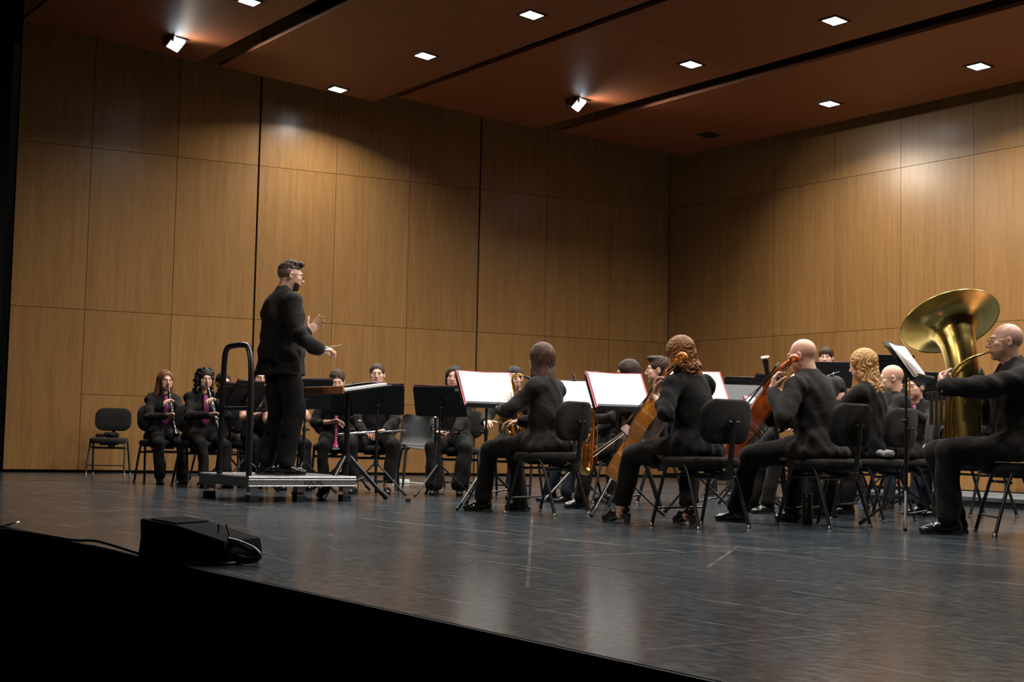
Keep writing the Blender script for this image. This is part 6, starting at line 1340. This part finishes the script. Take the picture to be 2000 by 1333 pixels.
# ---------------------------------------------------------------- small things on the floor
ob = flute(G(848, 966) + Vector((0, 0, 0.05)), AY(850, 815, 13.62), 'long flute with silver keys standing upright by the piccolo stand', name='upright_flute', body='ebony', r=0.012)
b = MB(); b.lathe([(0.10, 0.0), (0.10, 0.008), (0.03, 0.014), (0.012, 0.06), (0.008, 0.10)], 16); o = b.build('instrument_peg', M['plastic'], None, smooth=True); o.location = G(848, 966); tag(o, 'small black peg holding the upright flute', 'instrument stand')
def bottle(loc, label, cap=(0.02, 0.15, 0.6), h_=0.21):
    r = empty('water_bottle', loc, 0, label, 'bottle', 'plastic water bottles'); k = h_ / 0.21
    b = MB(); b.lathe([(0.0, 0.001), (0.028, 0.002), (0.031, 0.012 * k), (0.030, 0.06 * k), (0.0285, 0.075 * k), (0.031, 0.09 * k), (0.031, 0.135 * k), (0.022, 0.165 * k), (0.0125, 0.185 * k), (0.0125, 0.195 * k)], 18); b.build('body', M['pet'], r, smooth=True)
    b = MB(); b.lathe([(0.0148, 0.188 * k), (0.0150, 0.208 * k), (0.013, 0.211 * k)], 14); b.build('cap', mat('bottle_cap', cap, 0.4), r, smooth=True)
    b = MB(); b.lathe([(0.0318, 0.09 * k), (0.0318, 0.13 * k)], 18, cap=False); b.build('wrapper', mat('bottle_label', (0.25, 0.35, 0.5), 0.4), r, smooth=True); return r
M['pet'] = mat('clear_plastic', (0.75, 0.85, 0.9), 0.08, trans=0.9, ior=1.33)
bottle(G(1684, 1019), 'clear water bottle with blue cap under the blond woman chair')
bottle(G(590, 966), 'clear water bottle with blue label behind the podium legs')
th = empty('thermos', G(1577, 1026), 0, 'black cylindrical thermos flask standing under the bald cellist chair', 'thermos')
b = MB(); b.lathe([(0.033, 0.001), (0.037, 0.006), (0.037, 0.155), (0.034, 0.16)], 20); b.build('body', M['plastic'], th, smooth=True); b = MB(); b.lathe([(0.034, 0.161), (0.037, 0.165), (0.036, 0.215), (0.030, 0.222), (0.012, 0.224)], 20); b.build('lid', M['tube'], th, smooth=True)
ps = empty('power_strip', G(778, 945), 0.3, 'white power strip with a cable on the floor behind the flute player', 'power strip')
b = MB(); b.box((0, 0, 0.025), (0.26, 0.07, 0.048)); b.build('housing', M['sticker'], ps, bevel=0.008)
for i in range(4): b = MB(); b.lathe([(0.018, 0), (0.018, 0.002)], 14, Matrix.Translation((-0.09 + 0.06 * i, 0, 0.0495))); b.build('socket', M['greyplastic'], ps)
b = MB(); b.tube(smooth_path([(0.13, 0, 0.02), (0.25, 0.03, 0.006), (0.4, 0.12, 0.006), (0.45, 0.3, 0.006)], 5), 0.004, 6); b.build('cord', M['sticker'], ps, smooth=True)
mp_ = empty('fallen_clip', G(784, 982), 0.4, 'tiny black microphone clip lying on the floor right of the podium', 'clip')
b = MB(); b.tube(smooth_path([(-0.09, 0, 0.006), (-0.05, 0.01, 0.02), (0, 0, 0.008), (0.05, 0.01, 0.03), (0.08, 0, 0.01)], 4), 0.004, 6); b.build('wire', M['plastic'], mp_, smooth=True); b = MB(); b.box((0.06, 0, 0.018), (0.04, 0.02, 0.03)); b.build('jaw', M['plastic'], mp_)
b = MB(); b.box((0, 0, 0.002), (0.16, 0.05, 0.004)); o = b.build('paper_scrap', mat('tan_card', (0.35, 0.22, 0.12), 0.7)); o.location = G(1262, 1027); tag(o, 'flat tan card on the floor by the cellist heel', 'card')
# cloths
def cloth(loc, r, h_, m, label, seed):
    s = SDF(); rg = np.random.default_rng(seed)
    for i in range(14): a = rg.uniform(0, 6.28); q = rg.uniform(0, r); s.ell((q * math.cos(a) * 1.3, q * math.sin(a), h_ * rg.uniform(0.25, 0.5)), (rg.uniform(0.3, 0.6) * r, rg.uniform(0.2, 0.45) * r, h_ * rg.uniform(0.3, 0.5)), R=Matrix.Rotation(a, 3, 'Z'), k=0.01)
    v_, f_ = s.mesh(0.007); v_[:, 2] = np.maximum(v_[:, 2], 0.0005); o = np_obj('crumpled_cloth', [(v_, f_, 0)], [m]); o.location = loc; tag(o, label, 'cloth'); return o
q = L2(214, 17.95); cloth((q[0], q[1], 0.474), 0.10, 0.075, CL['suit'], 'crumpled black cloth on the empty chair seat', 1)
cloth(AY(1733, 893, 10.55), 0.07, 0.06, mat('grey_cloth', (0.4, 0.4, 0.42), 0.8), 'small grey cloth tucked at the blond woman chair seat', 2)

# floor wedge at the stage front edge with its cables
wl_ = G(268, 1093); wr_2 = G(438, 1106); ux = (wr_2 - wl_); LW = ux.length; ux.normalize(); uy = Vector((-ux.y, ux.x, 0))
wd = empty('stage_monitor', wl_, math.atan2(ux.y, ux.x), 'black wedge shaped floor box at the stage front edge', 'stage monitor')
b = MB(); pf = [(0.0, 0.002), (0.012, 0.10), (0.006, 0.178), (LW * 0.42, 0.160), (LW * 0.97, 0.105), (LW, 0.05), (LW * 0.96, 0.002)]
b.prism(pf, 0.0, -0.26, Matrix.Rotation(math.pi / 2, 4, 'X')); b.build('cabinet', M['black'], wd, bevel=0.006)
b = MB(); b.prism([(0.05, 0.1762), (LW * 0.40, 0.1635), (LW * 0.40, 0.1675), (0.05, 0.1805)], -0.02, -0.24, Matrix.Rotation(math.pi / 2, 4, 'X')); b.build('grille', M['black'], wd)
b = MB(); b.tube(smooth_path([(LW - 0.03, 0.06, 0.10), (LW + 0.03, 0.06, 0.09), (LW + 0.10, 0.07, 0.065), (LW + 0.115, 0.08, 0.035), (LW + 0.05, 0.09, 0.02), (LW - 0.02, 0.1, 0.03)], 5), 0.016, 10); b.build('handle', M['tube'], wd, smooth=True)
for k in range(2): b = MB(); b.tube([(LW * 0.72 + 0.07 * k, 0.12, 0.10), (LW * 0.72 + 0.07 * k - 0.03 * k, 0.12, 0.165)], 0.004, 6); b.build('knob_pin', M['tube'], wd)
def cable(pts, r, label, m='plastic'):
    b = MB(); b.tube(smooth_path(pts, 6), r, 8); o = b.build('cable', M[m], None, smooth=True); tag(o, label, 'cable', 'cables along the stage edge'); return o
cable([G(-30, 1033) + Vector((0, 0, .008)), G(60, 1045) + Vector((0, 0, .008)), G(140, 1060) + Vector((0, 0, .012)), G(190, 1066) + Vector((0, 0, .02)), G(270, 1086) + Vector((0, 0, .01))], 0.007, 'black cable running along the stage edge into the wedge')
cable([G(430, 1098) + Vector((0, 0, .02)), G(470, 1080) + Vector((0, 0, .012)), G(492, 1086) + Vector((0, 0, .008)), G(495, 1098) + Vector((0, 0, .007)), G(460, 1104) + Vector((0, 0, .007)), G(400, 1106) + Vector((0, 0, .007)), G(340, 1103) + Vector((0, 0, .007))], 0.007, 'black cable looped right of the wedge')
b = MB(); b.tube(smooth_path([Vector((0, 0, 0.006)), (0.06, 0.05, 0.02), (0.1, -0.02, 0.03), (0.02, -0.05, 0.01), (-0.04, 0.02, 0.02)], 5), 0.006, 8); o = b.build('cable', M['steel'], None, smooth=True); o.location = G(3, 1030); tag(o, 'metal coil of cable at the far left stage edge', 'cable')
